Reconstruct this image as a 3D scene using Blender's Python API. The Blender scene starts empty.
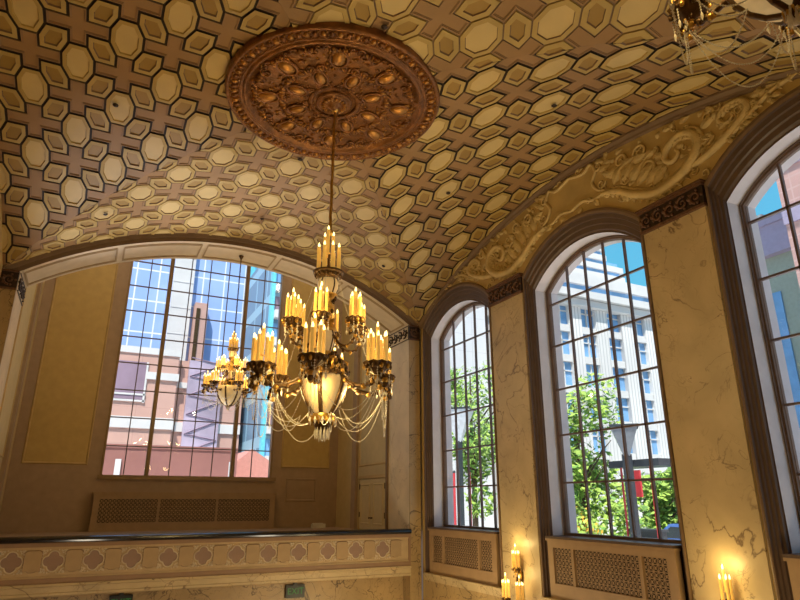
import bpy, math, random
from mathutils import Vector, Matrix
random.seed(7)
sc = bpy.context.scene
COL = sc.collection
PI = math.pi
R = math.radians

# ------------------------------------------------------------------ measures (camera eye is z = 0)
X = 6.0            # face of the window wall pilasters
XM, YM = 2.16, 6.26     # middle of the vaulted bay
A_ = X - XM             # half width
YB = 11.14              # face of the balcony arch
B_ = 4.90               # half length
XL = XM - A_            # opposite wall
YN = YM - B_            # near arch
ZS, ZC = 3.585, 4.853   # springing and crown of the vault
XJ, XJL = 5.754, XM*2 - 5.754
ZCAP1, ZCAP0 = 3.572, 3.245
FLOOR = -3.6
YW = 15.176
JD = 0.97

def circ_r(h, rise): return (h*h + rise*rise)/(2*rise)
RA, RB = circ_r(B_, ZC-ZS), circ_r(A_, ZC-ZS)
def arc(s, half, z0, z1):
    r = circ_r(half, z1-z0); s = min(abs(s), half)
    return z1 - r + math.sqrt(max(0, r*r - s*s))
def zA(y): return arc(y-YM, B_, ZS, ZC)
def zB(x): return arc(x-XM, A_, ZS, ZC)

# ------------------------------------------------------------------ materials
MATS = {}
def mat(name, col, rough=0.6, metal=0.0, var=0.12, scale=6.0, emit=None, estr=0.0, bump=0.0, bscale=30.0, spec=0.4):
    if name in MATS: return MATS[name]
    m = bpy.data.materials.new(name); m.use_nodes = True
    nt = m.node_tree; b = nt.nodes['Principled BSDF']
    b.inputs['Roughness'].default_value = rough; b.inputs['Metallic'].default_value = metal
    b.inputs['Specular IOR Level'].default_value = spec
    tc = nt.nodes.new('ShaderNodeTexCoord')
    n = nt.nodes.new('ShaderNodeTexNoise'); n.inputs['Scale'].default_value = scale; n.inputs['Detail'].default_value = 4
    nt.links.new(tc.outputs['Object'], n.inputs['Vector'])
    r = nt.nodes.new('ShaderNodeValToRGB')
    r.color_ramp.elements[0].position = .3; r.color_ramp.elements[1].position = .7
    r.color_ramp.elements[0].color = (*[c*(1-var) for c in col], 1); r.color_ramp.elements[1].color = (*[min(1, c*(1+var)) for c in col], 1)
    nt.links.new(n.outputs['Fac'], r.inputs['Fac']); nt.links.new(r.outputs['Color'], b.inputs['Base Color'])
    if emit:
        b.inputs['Emission Color'].default_value = (*emit, 1); b.inputs['Emission Strength'].default_value = estr
    if bump:
        n2 = nt.nodes.new('ShaderNodeTexNoise'); n2.inputs['Scale'].default_value = bscale; n2.inputs['Detail'].default_value = 5
        nt.links.new(tc.outputs['Object'], n2.inputs['Vector'])
        bp = nt.nodes.new('ShaderNodeBump'); bp.inputs['Strength'].default_value = bump; bp.inputs['Distance'].default_value = .02
        nt.links.new(n2.outputs['Fac'], bp.inputs['Height']); nt.links.new(bp.outputs['Normal'], b.inputs['Normal'])
    MATS[name] = m; return m

def marble(name, base, vein, k=1.0, d=0.0):
    m = bpy.data.materials.new(name); m.use_nodes = True; nt = m.node_tree; L = nt.links
    b = nt.nodes['Principled BSDF']; b.inputs['Roughness'].default_value = .42
    tc = nt.nodes.new('ShaderNodeTexCoord')
    def noise(s, d, dist, off):
        mp = nt.nodes.new('ShaderNodeMapping'); mp.inputs['Location'].default_value = (off, off*2, off*.7)
        mp.inputs['Rotation'].default_value = (.5, .3, .4)
        L.new(tc.outputs['Object'], mp.inputs['Vector'])
        n = nt.nodes.new('ShaderNodeTexNoise'); n.inputs['Scale'].default_value = s; n.inputs['Detail'].default_value = d
        n.inputs['Distortion'].default_value = dist; L.new(mp.outputs['Vector'], n.inputs['Vector']); return n.outputs['Fac']
    def ma(op, a, c=None, clamp=False):
        n = nt.nodes.new('ShaderNodeMath'); n.operation = op; n.use_clamp = clamp
        for i, v in enumerate((a, c)):
            if v is None: continue
            if isinstance(v, (int, float)): n.inputs[i].default_value = v
            else: L.new(v, n.inputs[i])
        return n.outputs[0]
    def ridge(s, width, off, dist):
        f = noise(s, 7, dist, off)
        d = ma('ABSOLUTE', ma('SUBTRACT', f, .5))
        return ma('SUBTRACT', 1, ma('DIVIDE', d, width), True)
    v1 = ma('MULTIPLY', ridge(1.1, .009, 3.1, .6), ma('MULTIPLY', ma('SUBTRACT', noise(1.3, 2, 0, 9.), .40-d, True), 5, True))
    v2 = ma('MULTIPLY', ridge(2.3, .008, 7.7, .9), ma('MULTIPLY', ma('SUBTRACT', noise(1.9, 2, 0, 5.), .47-d, True), 6, True))
    v3 = ma('MULTIPLY', ridge(5.5, .012, 1.7, .5), ma('MULTIPLY', ma('SUBTRACT', noise(1.5, 2, 0, 2.), .5-d, True), 4, True))
    v = ma('MULTIPLY', ma('MAXIMUM', v1, ma('MAXIMUM', v2, ma('MULTIPLY', v3, .7))), k, True)
    cl = nt.nodes.new('ShaderNodeValToRGB'); L.new(noise(1.6, 5, .4, 4.), cl.inputs['Fac'])
    cl.color_ramp.elements[0].position = .3; cl.color_ramp.elements[1].position = .75
    cl.color_ramp.elements[0].color = (*[c*.78 for c in base], 1); cl.color_ramp.elements[1].color = (*[min(1, c*1.12) for c in base], 1)
    mx = nt.nodes.new('ShaderNodeMix'); mx.data_type = 'RGBA'
    L.new(v, mx.inputs[0]); L.new(cl.outputs['Color'], mx.inputs[6]); mx.inputs[7].default_value = (*vein, 1)
    L.new(mx.outputs[2], b.inputs['Base Color'])
    return m

def grid_mat(name, face, cell, col, line, wx, wz, rough=.3, ofs=(0, 0), col2=None):
    """a facade of rectangular cells with thin lines: face 'y' uses x,z; 'x' uses y,z"""
    m = bpy.data.materials.new(name); m.use_nodes = True; nt = m.node_tree; L = nt.links
    b = nt.nodes['Principled BSDF']; b.inputs['Roughness'].default_value = rough
    tc = nt.nodes.new('ShaderNodeTexCoord'); s = nt.nodes.new('ShaderNodeSeparateXYZ'); L.new(tc.outputs['Object'], s.inputs[0])
    def fr(sock, c, o, w):
        a = nt.nodes.new('ShaderNodeMath'); a.operation = 'ADD'; L.new(sock, a.inputs[0]); a.inputs[1].default_value = o + 1000*c
        d = nt.nodes.new('ShaderNodeMath'); d.operation = 'DIVIDE'; L.new(a.outputs[0], d.inputs[0]); d.inputs[1].default_value = c
        f = nt.nodes.new('ShaderNodeMath'); f.operation = 'FRACT'; L.new(d.outputs[0], f.inputs[0])
        l = nt.nodes.new('ShaderNodeMath'); l.operation = 'LESS_THAN'; L.new(f.outputs[0], l.inputs[0]); l.inputs[1].default_value = w
        return l.outputs[0]
    lx = fr(s.outputs[0 if face == 'y' else 1], cell[0], ofs[0], wx); lz = fr(s.outputs[2], cell[1], ofs[1], wz)
    mxm = nt.nodes.new('ShaderNodeMath'); mxm.operation = 'MAXIMUM'; L.new(lx, mxm.inputs[0]); L.new(lz, mxm.inputs[1])
    n = nt.nodes.new('ShaderNodeTexNoise'); n.inputs['Scale'].default_value = .25; L.new(tc.outputs['Object'], n.inputs['Vector'])
    rp = nt.nodes.new('ShaderNodeValToRGB'); L.new(n.outputs['Fac'], rp.inputs['Fac'])
    rp.color_ramp.elements[0].position = .4; rp.color_ramp.elements[1].position = .62
    rp.color_ramp.elements[0].color = (*col, 1); rp.color_ramp.elements[1].color = (*(col2 or [min(1, c*1.12) for c in col]), 1)
    mx = nt.nodes.new('ShaderNodeMix'); mx.data_type = 'RGBA'; L.new(mxm.outputs[0], mx.inputs[0]); L.new(rp.outputs['Color'], mx.inputs[6]); mx.inputs[7].default_value = (*line, 1)
    L.new(mx.outputs[2], b.inputs['Base Color'])
    return m

def glass_mat(name):
    m = bpy.data.materials.new(name); m.use_nodes = True; nt = m.node_tree; nt.nodes.clear()
    o = nt.nodes.new('ShaderNodeOutputMaterial'); t = nt.nodes.new('ShaderNodeBsdfTransparent'); g = nt.nodes.new('ShaderNodeBsdfGlossy')
    n = nt.nodes.new('ShaderNodeTexNoise'); n.inputs['Scale'].default_value = 3
    rp = nt.nodes.new('ShaderNodeValToRGB'); rp.color_ramp.elements[0].color = (.95, .97, .98, 1); rp.color_ramp.elements[1].color = (.99, .99, 1, 1)
    nt.links.new(n.outputs['Fac'], rp.inputs['Fac']); nt.links.new(rp.outputs['Color'], t.inputs['Color'])
    g.inputs['Roughness'].default_value = .02
    mx = nt.nodes.new('ShaderNodeMixShader'); mx.inputs[0].default_value = .018
    nt.links.new(t.outputs[0], mx.inputs[1]); nt.links.new(g.outputs[0], mx.inputs[2]); nt.links.new(mx.outputs[0], o.inputs['Surface'])
    return m

def crystal_mat(name):
    m = bpy.data.materials.new(name); m.use_nodes = True; nt = m.node_tree; nt.nodes.clear()
    o = nt.nodes.new('ShaderNodeOutputMaterial'); t = nt.nodes.new('ShaderNodeBsdfTransparent'); p = nt.nodes.new('ShaderNodeBsdfPrincipled')
    n = nt.nodes.new('ShaderNodeTexNoise'); n.inputs['Scale'].default_value = 40
    rp = nt.nodes.new('ShaderNodeValToRGB'); rp.color_ramp.elements[0].color = (.75, .72, .66, 1); rp.color_ramp.elements[1].color = (1, .97, .9, 1)
    nt.links.new(n.outputs['Fac'], rp.inputs['Fac']); nt.links.new(rp.outputs['Color'], p.inputs['Base Color'])
    p.inputs['Roughness'].default_value = .12; p.inputs['Specular IOR Level'].default_value = 1.0
    mx = nt.nodes.new('ShaderNodeMixShader'); mx.inputs[0].default_value = .72
    nt.links.new(t.outputs[0], mx.inputs[1]); nt.links.new(p.outputs[0], mx.inputs[2]); nt.links.new(mx.outputs[0], o.inputs['Surface'])
    return m

M_OCT = mat('cream_octagon_plaster', (.53, .395, .165), .55, var=.08, scale=2.5)
M_RING = mat('tan_gold_plaster', (.40, .28, .085), .55, var=.08, scale=2.5)
M_HEX = mat('ochre_plaster', (.30, .185, .042), .55, var=.08, scale=2.5)
M_CROSS = mat('rose_brown_plaster', (.285, .165, .066), .6, var=.08, scale=2.5)
M_STEP = mat('stepped_cross_edge_plaster', (.20, .125, .075), .6, var=.08)
M_GROOVE = mat('dark_groove_plaster', (.022, .012, .006), .7, var=.15)
M_GROOVE_LIT = mat('lit_groove_plaster', (.20, .135, .085), .7, var=.15)  # grooves of the end webs, their lit look put into the colour
M_BAND = mat('brown_arch_paint', (.17, .108, .062), .5, var=.08)
M_CASING = mat('brown_casing_paint', (.098, .062, .044), .42, var=.08)
M_JAMB = mat('pale_lavender_jamb_paint', (.62, .59, .62), .5, var=.05)
M_OCHRE = mat('ochre_wall_plaster', (.46, .325, .125), .6, var=.10, scale=3, bump=.15, bscale=12)
M_RELIEF = mat('ochre_relief_plaster', (.54, .40, .175), .55, var=.14, scale=8, bump=.4, bscale=40)
M_MARBLE = marble('cream_veined_marble', (.53, .41, .23), (.15, .095, .05), 1.0, .05)
M_MARBLE2 = marble('busy_brown_veined_marble', (.40, .275, .125), (.07, .04, .018), 1.0, .14)
M_JMARBLE = marble('pale_jamb_marble', (.66, .54, .38), (.30, .20, .11), .7)
M_FRIEZE = mat('dark_red_brown_frieze', (.115, .052, .026), .45, var=.3, scale=20, bump=.5, bscale=50)
M_FRIEZE_D = mat('near_black_frieze_ground', (.03, .016, .010), .5, var=.2)
M_SOFFIT = mat('cream_soffit_plaster', (.62, .52, .38), .6, var=.06)
M_SOFLINE = mat('tan_soffit_moulding', (.36, .26, .14), .6, var=.06)
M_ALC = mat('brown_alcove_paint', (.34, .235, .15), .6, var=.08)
M_PANEL = mat('mustard_panel_paint', (.47, .325, .115), .6, var=.07)
M_MOULD = mat('gold_brown_moulding_paint', (.44, .30, .12), .5, var=.08)
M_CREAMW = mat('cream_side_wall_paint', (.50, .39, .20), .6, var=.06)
M_FRAME = mat('brown_window_frame', (.14, .085, .055), .4, var=.1)
M_MUNTIN = mat('dark_muntin_metal', (.115, .075, .062), .4, var=.1)
M_MULL = mat('gold_brown_mullion', (.25, .16, .075), .4, var=.1)
M_GLASS = glass_mat('window_glass')
M_GRILLE = mat('brown_radiator_cover_paint', (.33, .215, .115), .5, var=.08)
M_HOLE = mat('dark_grille_back', (.035, .02, .012), .8)
M_COPPER = mat('antique_copper_gilt', (.21, .085, .022), .34, .55, var=.4, scale=9, bump=.7, bscale=28, spec=.6)
M_COPPER2 = mat('bright_copper_gilt', (.42, .20, .048), .32, .65, var=.3, scale=12, bump=.3, bscale=30)
M_GOLD = mat('aged_gold', (.55, .33, .08), .3, .85, var=.25, scale=20)
M_BRONZE = mat('dark_bronze', (.10, .055, .022), .38, .6, var=.3, scale=20)
M_WAX = mat('gold_candle_sleeve', (.74, .46, .11), .45, var=.12, scale=14, emit=(1, .58, .12), estr=.30)
M_BULB = mat('glowing_bulb', (1, .85, .5), .3, emit=(1, .74, .28), estr=3.2)
M_BOWL = mat('glowing_alabaster', (.58, .44, .24), .35, var=.12, scale=8, emit=(1, .70, .30), estr=.20)
M_CRYS = crystal_mat('cut_crystal')
M_PARA = mat('parapet_cream_plaster', (.46, .335, .185), .55, var=.08)
M_PARA_B = mat('parapet_brown_band', (.27, .165, .095), .55, var=.08)
M_SHIELD = mat('parapet_tan_shield', (.38, .265, .14), .55, var=.08)
M_LACE = mat('parapet_pale_lace', (.60, .50, .36), .55, var=.1)
M_QUAT = mat('parapet_rose_quatrefoil', (.27, .175, .125), .55, var=.08)
M_BLACK = mat('black_polished_coping', (.012, .011, .013), .16, var=.2, spec=.6)
M_EXITH = mat('black_exit_housing', (.015, .015, .013), .4)
M_EXITG = mat('green_exit_letters', (.03, .20, .05), .5, emit=(.10, .55, .12), estr=.05)
M_WHITE = mat('white_plastic', (.6, .57, .5), .5)

# ------------------------------------------------------------------ mesh builder
class MB:
    def __init__(s, mats):
        s.v = []; s.f = []; s.m = []; s.sm = []; s.mats = mats if isinstance(mats, (list, tuple)) else [mats]
    def poly(s, pts, mi=0, smooth=False):
        i = len(s.v); s.v += [tuple(p) for p in pts]; s.f.append(tuple(range(i, i+len(pts)))); s.m.append(mi); s.sm.append(smooth)
    def box(s, x0, x1, y0, y1, z0, z1, mi=0, M=None, bev=0.0):
        c = [(x, y, z) for z in (z0, z1) for y in (y0, y1) for x in (x0, x1)]
        if M is not None: c = [tuple(M @ Vector(p)) for p in c]
        i = len(s.v); s.v += c
        for q in ((0, 2, 3, 1), (4, 5, 7, 6), (0, 1, 5, 4), (2, 6, 7, 3), (0, 4, 6, 2), (1, 3, 7, 5)):
            s.f.append(tuple(i+k for k in q)); s.m.append(mi); s.sm.append(False)
    def grid(s, rows, mi=0, smooth=True, closed=False, loop=False):
        i = len(s.v); n = len(rows[0])
        for r in rows: s.v += [tuple(p) for p in r]
        for a in range(len(rows) - (0 if loop else 1)):
            a2 = (a+1) % len(rows)
            for b in range(n - (0 if closed else 1)):
                b2 = (b+1) % n
                s.f.append((i+a*n+b, i+a*n+b2, i+a2*n+b2, i+a2*n+b)); s.m.append(mi); s.sm.append(smooth)
    def tube(s, pts, rad, n=6, mi=0, loop=False, cap=True, flat=None):
        pts = [Vector(p) for p in pts]; k = len(pts)
        rs = rad if isinstance(rad, (list, tuple)) else [rad]*k
        rows = []; up = None
        for a in range(k):
            if loop: t = pts[(a+1) % k] - pts[a-1]
            else: t = pts[min(a+1, k-1)] - pts[max(a-1, 0)]
            if t.length < 1e-9: t = Vector((0, 0, 1))
            t.normalize()
            if up is None:
                up = Vector((0, 0, 1)) if abs(t.z) < .9 else Vector((1, 0, 0))
                if flat is not None: up = Vector(flat)
            if flat is not None: up = Vector(flat)
            u = up - t*up.dot(t)
            if u.length < 1e-6: u = t.orthogonal()
            u.normalize(); w = t.cross(u)
            if flat is None: up = u
            rows.append([pts[a] + (u*math.cos(2*PI*j/n) + w*math.sin(2*PI*j/n))*rs[a] for j in range(n)])
        s.grid(rows, mi, True, True, loop)
        if cap and not loop:
            s.poly(rows[0][::-1], mi); s.poly(rows[-1], mi)
    def lathe(s, prof, n=24, o=(0, 0, 0), mi=0, smooth=True, jag=None):
        rows = []
        for (r, z) in prof:
            rows.append([(o[0]+r*math.cos(2*PI*j/n), o[1]+r*math.sin(2*PI*j/n), o[2]+z) for j in range(n)])
        s.grid(rows, mi, smooth, True)
    def ball(s, c, r, n=6, m=4, mi=0, M=None):
        r = r if isinstance(r, (list, tuple)) else (r, r, r); rows = []
        for a in range(m+1):
            th = PI*a/m; rr = max(math.sin(th), .001)
            row = []
            for j in range(n):
                p = Vector((r[0]*rr*math.cos(2*PI*j/n), r[1]*rr*math.sin(2*PI*j/n), r[2]*math.cos(th)))
                if M is not None: p = M @ p
                row.append(p + Vector(c))
            rows.append(row)
        s.grid(rows, mi, True, True)
    def octa(s, c, rx, rz, mi=0):
        c = Vector(c); i = len(s.v)
        s.v += [tuple(c+Vector(p)) for p in ((rx, 0, 0), (0, rx, 0), (-rx, 0, 0), (0, -rx, 0), (0, 0, rz), (0, 0, -rz))]
        for a in range(4):
            b = (a+1) % 4
            s.f.append((i+a, i+b, i+4)); s.f.append((i+b, i+a, i+5)); s.m += [mi, mi]; s.sm += [False, False]
    def mesh(s, name):
        me = bpy.data.meshes.new(name); me.from_pydata(s.v, [], s.f)
        for m in s.mats: me.materials.append(m)
        me.polygons.foreach_set('material_index', s.m); me.polygons.foreach_set('use_smooth', s.sm); me.update(); return me
    def build(s, name, parent=None, loc=None):
        o = bpy.data.objects.new(name, s.mesh(name)); COL.objects.link(o)
        if parent: o.parent = parent
        if loc: o.location = loc
        return o

def tag(o, label, cat, group=None, kind=None):
    o['label'] = label; o['category'] = cat
    if group: o['group'] = group
    if kind: o['kind'] = kind
    return o
def empty(name, loc=(0, 0, 0), rz=0):
    o = bpy.data.objects.new(name, None); COL.objects.link(o); o.location = loc; o.rotation_euler = (0, 0, rz); o.empty_display_size = .2; return o
def struct(o, label=None, cat=None):
    o['kind'] = 'structure'
    if label: o['label'] = label
    if cat: o['category'] = cat
    return o
def copy_tree(o, parent=None):
    c = o.copy(); COL.objects.link(c)
    if parent: c.parent = parent
    for ch in list(o.children): copy_tree(ch, c)
    return c
def inst(name, me, parent, loc=(0, 0, 0), rot=(0, 0, 0), scale=(1, 1, 1)):
    o = bpy.data.objects.new(name, me); COL.objects.link(o); o.parent = parent; o.location = loc; o.rotation_euler = rot; o.scale = scale; return o

# ------------------------------------------------------------------ vaulted ceiling with octagon, hexagon and cross coffers
def offset_poly(p, d):
    n = len(p); out = []
    for i in range(n):
        a, b, c = p[i-1], p[i], p[(i+1) % n]
        e1 = (b[0]-a[0], b[1]-a[1]); e2 = (c[0]-b[0], c[1]-b[1])
        l1 = math.hypot(*e1); l2 = math.hypot(*e2)
        n1 = (-e1[1]/l1, e1[0]/l1); n2 = (-e2[1]/l2, e2[0]/l2)   # inward for CCW
        k = 1 + n1[0]*n2[0] + n1[1]*n2[1]
        out.append((b[0] + d*(n1[0]+n2[0])/k, b[1] + d*(n1[1]+n2[1])/k))
    return out
OA = {'A': (.355, .505), 'B': (.475, .400)}     # half sizes of the octagons in cells
OW = (.19, .18)
def octagon(i, j, k):
    (a, b), (q, p) = OA[k], OW
    return [(i+x, j+y) for x, y in ((a, -p), (a, p), (q, b), (-q, b), (-a, p), (-a, -p), (-q, -b), (q, -b))]
def cross(i, j, k):
    (a, b), (q, p) = OA[k], OW
    L, M = 1-a, 1-b
    return [(i+x, j+y) for x, y in ((q, p), (q, M), (-q, M), (-q, p), (-L, p), (-L, -p), (-q, -p), (-q, -M), (q, -M), (q, -p), (L, -p), (L, p))]
def hexagon(i, j, k):
    (a, b), (q, p) = OA[k], OW
    h = [(q, p), (1-a, p), (1-q, b), (1-q, 1-p), (a, 1-p), (q, 1-b)]
    if (i+j) % 2: h = [(1-x, y) for x, y in h][::-1]
    return [(i+x, j+y) for x, y in h]

cm = MB([M_GROOVE, M_OCT, M_RING, M_HEX, M_CROSS, M_STEP, M_GROOVE_LIT])
def web(kind, sgn):
    if kind == 'A':     # arches along y; u along x
        pu, pv = .4846, .634; umax = A_; vmax = RA*math.asin(B_/RA)
        def m3(U, V, h):
            t = V*pv/RA; return Vector((XM + U*pu, YM + (RA-h)*math.sin(t), ZC - RA + (RA-h)*math.cos(t)))
    else:
        pu, pv = .6155, .5095; umax = B_; vmax = RB*math.asin(A_/RB)
        def m3(U, V, h):
            t = V*pv/RB; return Vector((XM + (RB-h)*math.sin(t), YM + U*pu, ZC - RB + (RB-h)*math.cos(t)))
    # signed clip functions in (U,V)
    def gro(U, V):
        p = m3(U, V, 0); d = zA(p.y) - zB(p.x) if kind == 'A' else zB(p.x) - zA(p.y)
        return d
    fs = [gro, lambda U, V: umax/pu - U*sgn, lambda U, V: vmax/pv - abs(V), lambda U, V: U*sgn - .02]
    def clip(poly):
        for f in fs:
            vals = [f(p[0], p[1]) for p in poly]
            if all(v >= 0 for v in vals): continue
            if all(v < 0 for v in vals): return None
            out = []
            n = len(poly)
            for k in range(n):
                a, b, va, vb = poly[k], poly[(k+1) % n], vals[k], vals[(k+1) % n]
                if va >= 0: out.append(a)
                if (va >= 0) != (vb >= 0):
                    t = va/(va-vb); out.append(tuple(a[q]+(b[q]-a[q])*t for q in range(3)))
            poly = out
            if len(poly) < 3: return None
        return poly
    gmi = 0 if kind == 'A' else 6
    GW = .027 if kind == 'A' else .016
    def emit(poly, mi):
        c = clip(poly)
        if c:
            pts = [m3(*p) for p in c]
            cm.poly(pts, mi)
    def rings(base, spec, cap):
        # spec: (inset, height, material of the strip that leads to it)
        prev = [(p[0], p[1], 0.0) for p in base]
        for (ins, h, mi) in spec:
            cur = [(p[0], p[1], h) for p in offset_poly(base, ins)]
            n = len(cur)
            for k in range(n):
                emit([prev[k], prev[(k+1) % n], cur[(k+1) % n], cur[k]], mi)
            prev = cur
        emit(prev, cap)
    N = 10
    rel = 1.0
    for i in range(-N, N+1):
        for j in range(-N, N+1):
            if not (-2 <= i*sgn): continue
            dk = gmi if kind == 'A' else 2
            if (i+j) % 2:
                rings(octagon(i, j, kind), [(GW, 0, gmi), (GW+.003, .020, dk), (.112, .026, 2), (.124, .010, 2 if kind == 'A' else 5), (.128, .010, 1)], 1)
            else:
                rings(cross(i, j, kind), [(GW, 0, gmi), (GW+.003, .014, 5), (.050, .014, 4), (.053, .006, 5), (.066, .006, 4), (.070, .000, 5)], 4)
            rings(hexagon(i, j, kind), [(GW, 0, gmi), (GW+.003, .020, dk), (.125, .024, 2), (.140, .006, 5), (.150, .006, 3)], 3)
for k_ in 'AB':
    for s_ in (1, -1): web(k_, s_)
ceiling = struct(cm.build('ceiling'), 'groin vaulted ceiling with octagon, hexagon and cross coffers', 'ceiling')
# unseen backing and roof slab, added above the plaster to keep the sun out
rb = MB(M_BAND)
n = 24
rows = []
for a in range(n+1):
    x = XL + 2*A_*a/n
    rows.append([(x, YN + 2*B_*b/n, max(zA(YN+2*B_*b/n), zB(x)) + .02) for b in range(n+1)])
rb.grid(rows, 0, False)
rb.box(XL-.4, X+1.0, -3.0, YW+.6, 6.75, 7.0)
struct(rb.build('trim_1'), 'unseen backing and roof slab added above the vault to block the sun', 'roof')

# ------------------------------------------------------------------ window wall
WC = (9.73, 6.28, 2.83)
HO, SPO, CRO = 1.245, 3.52, 4.04      # outer casing arch
HI, SPI, CRI = 1.10, 3.24, 3.70       # inner casing / reveal arch
HG, SPG, CRG = 1.045, 3.22, 3.635     # glass opening
ZB0, ZSILL = -1.28, -.475
WX = X + .03
def arch_pts(c, h, sp, cr, zb, n=20):
    """path (y,z): up the far side, over, down the near side"""
    p = [(c+h, zb), (c+h, zb + (sp-zb)*.5), (c+h, sp)]
    for k in range(1, n): y = c + h - 2*h*k/n; p.append((y, arc(y-c, h, sp, cr)))
    p += [(c-h, sp), (c-h, zb + (sp-zb)*.5), (c-h, zb)]
    return p
def wall_face(mb, x, h, sp, cr, zb, ztop, y0, y1, mi=0):
    """vertical strips at plane x with arched openings cut out"""
    ys = {y0, y1}
    for c in WC:
        for k in range(25): ys.add(c - h + 2*h*k/24)
    k = y0
    while k < y1: ys.add(round(k, 3)); k += .2
    ys = sorted(y for y in ys if y0 <= y <= y1)
    for a, b in zip(ys, ys[1:]):
        if b-a < 1e-5: continue
        m = (a+b)/2; op = [c for c in WC if abs(m-c) < h]
        za, zb_ = ztop(a), ztop(b)
        if op:
            c = op[0]; oa, ob = arc(a-c, h, sp, cr), arc(b-c, h, sp, cr)
            mb.poly([(x, a, oa), (x, a, za), (x, b, zb_), (x, b, ob)], mi)
            mb.poly([(x, a, FLOOR), (x, a, zb), (x, b, zb), (x, b, FLOOR)], mi)
        else:
            mb.poly([(x, a, FLOOR), (x, a, za), (x, b, zb_), (x, b, FLOOR)], mi)
wr = MB([M_OCHRE, M_MARBLE2, M_JAMB])
wall_face(wr, WX, HO, SPO, CRO, ZB0, lambda y: zA(y) if YN <= y <= YB else ZS, YN, YB, 0)
wall_face(wr, X+.53, HG, SPG, CRG, -.6, lambda y: 6.7, -2.5, YW+.5, 2)
wr.box(X+.03, X+.53, -2.5, YN, FLOOR, 6.7, 0)
struct(wr.build('wall_right'), 'ochre lunette wall pierced by three arched windows', 'wall')
dado = MB([M_MARBLE2, M_MARBLE])
for c in WC:      # marble below each window with a moulded ledge
    dado.box(X-.02, WX-.005, c-HO, c+HO, FLOOR, ZB0-.13)
    dado.box(X-.06, X+.30, c-HO, c+HO, ZB0-.045, ZB0, 1)
    dado.box(X-.045, X+.05, c-HO, c+HO, ZB0-.09, ZB0-.045, 1)
    dado.box(X-.03, X+.05, c-HO, c+HO, ZB0-.13, ZB0-.09, 1)
struct(dado.build('baseboard_right'), 'marble dado and ledge beneath the arched windows', 'dado')

def make_window(k, c):
    root = struct(empty(f'window_{k}', (X, c, ZSILL)), ['arched window nearest the balcony with a pale tower and trees outside', 'arched window over the middle, showing a white stone building', 'arched window at the right edge, showing a pink brick building'][k-1], 'window')
    off = Vector((-X, -c, -ZSILL))
    def sw(prof, po, pi, mats, name, mis, smooth=False):
        mb = MB(mats)
        for q in range(len(prof)-1):
            (f0, x0), (f1, x1) = prof[q], prof[q+1]
            rows = []
            for (a, b) in zip(po, pi):
                rows.append([Vector((x0, a[0]+(b[0]-a[0])*f0, a[1]+(b[1]-a[1])*f0))+off, Vector((x1, a[0]+(b[0]-a[0])*f1, a[1]+(b[1]-a[1])*f1))+off])
            mb.grid(rows, mis[q] if isinstance(mis, list) else mis, smooth)
        return mb.build(name, root)
    po, pi = arch_pts(c, HO, SPO, CRO, ZB0), arch_pts(c, HI, SPI, CRI, ZB0)
    sw([(0, WX), (0, X-.012), (.12, X-.02), (.22, X-.012), (.24, X+.02), (.40, X+.028), (.43, X+.05), (.62, X+.058), (.66, X+.078), (.86, X+.085), (.92, X+.118), (1, X+.118)], po, pi, [M_CASING, M_BAND], 'casing', [1, 1, 1, 0, 0, 0, 0, 0, 0, 0, 0])
    pr = arch_pts(c, HI, SPI, CRI, ZSILL)
    sw([(0, X+.118), (0, X+.34)], pr, pr, [M_JAMB], 'reveal', 0)
    pg = arch_pts(c, HG, SPG, CRG, ZSILL+.03)
    sw([(0, X+.325), (.35, X+.31), (.45, X+.335), (.8, X+.335), (.9, X+.355), (1, X+.36), (1, X+.40)], pr, pg, [M_FRAME], 'frame', 0)
    # outer masonry reveal
    sw([(0, X+.40), (0, X+.53)], pg, pg, [M_JAMB], 'outer_reveal', 0)
    sl = MB([M_CASING, M_JAMB])
    sl.box(X-.03, X+.36, c-HI, c+HI, ZSILL-.03, ZSILL, 0)
    sl.box(X+.32, X+.42, c-HI, c+HI, ZSILL, ZSILL+.035, 0)
    sl.box(X+.42, X+.56, c-HG, c+HG, ZSILL-.03, ZSILL-.005, 1)
    sl.box(X+.20, X+.42, c-HO, c+HO, ZB0-.3, ZSILL-.03, 0)
    o = sl.build('sill', root); o.location = off
    xb = X+.36
    mu = MB(M_MUNTIN)
    for q in range(4):
        y = c + (-.594 + .396*q); zt = arc(y-c, HG, SPG, CRG)
        mu.box(xb-.018, xb+.022, y-.0125, y+.0125, ZSILL+.03, zt+.01)
    for q in range(5):
        z = .25 + .687*q
        hh = HG if z < SPG else HG*.75
        mu.box(xb-.018, xb+.022, c-hh, c+hh, z-.0125, z+.0125)
    o = mu.build('muntin_grid', root); o.location = off
    pn = MB(M_GLASS); pn.poly([(xb+.01, a, b) for a, b in pg], 0)
    o = pn.build('glass_pane', root); o.location = off
    return root
for k, c in enumerate(WC): make_window(k+1, c)

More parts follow.
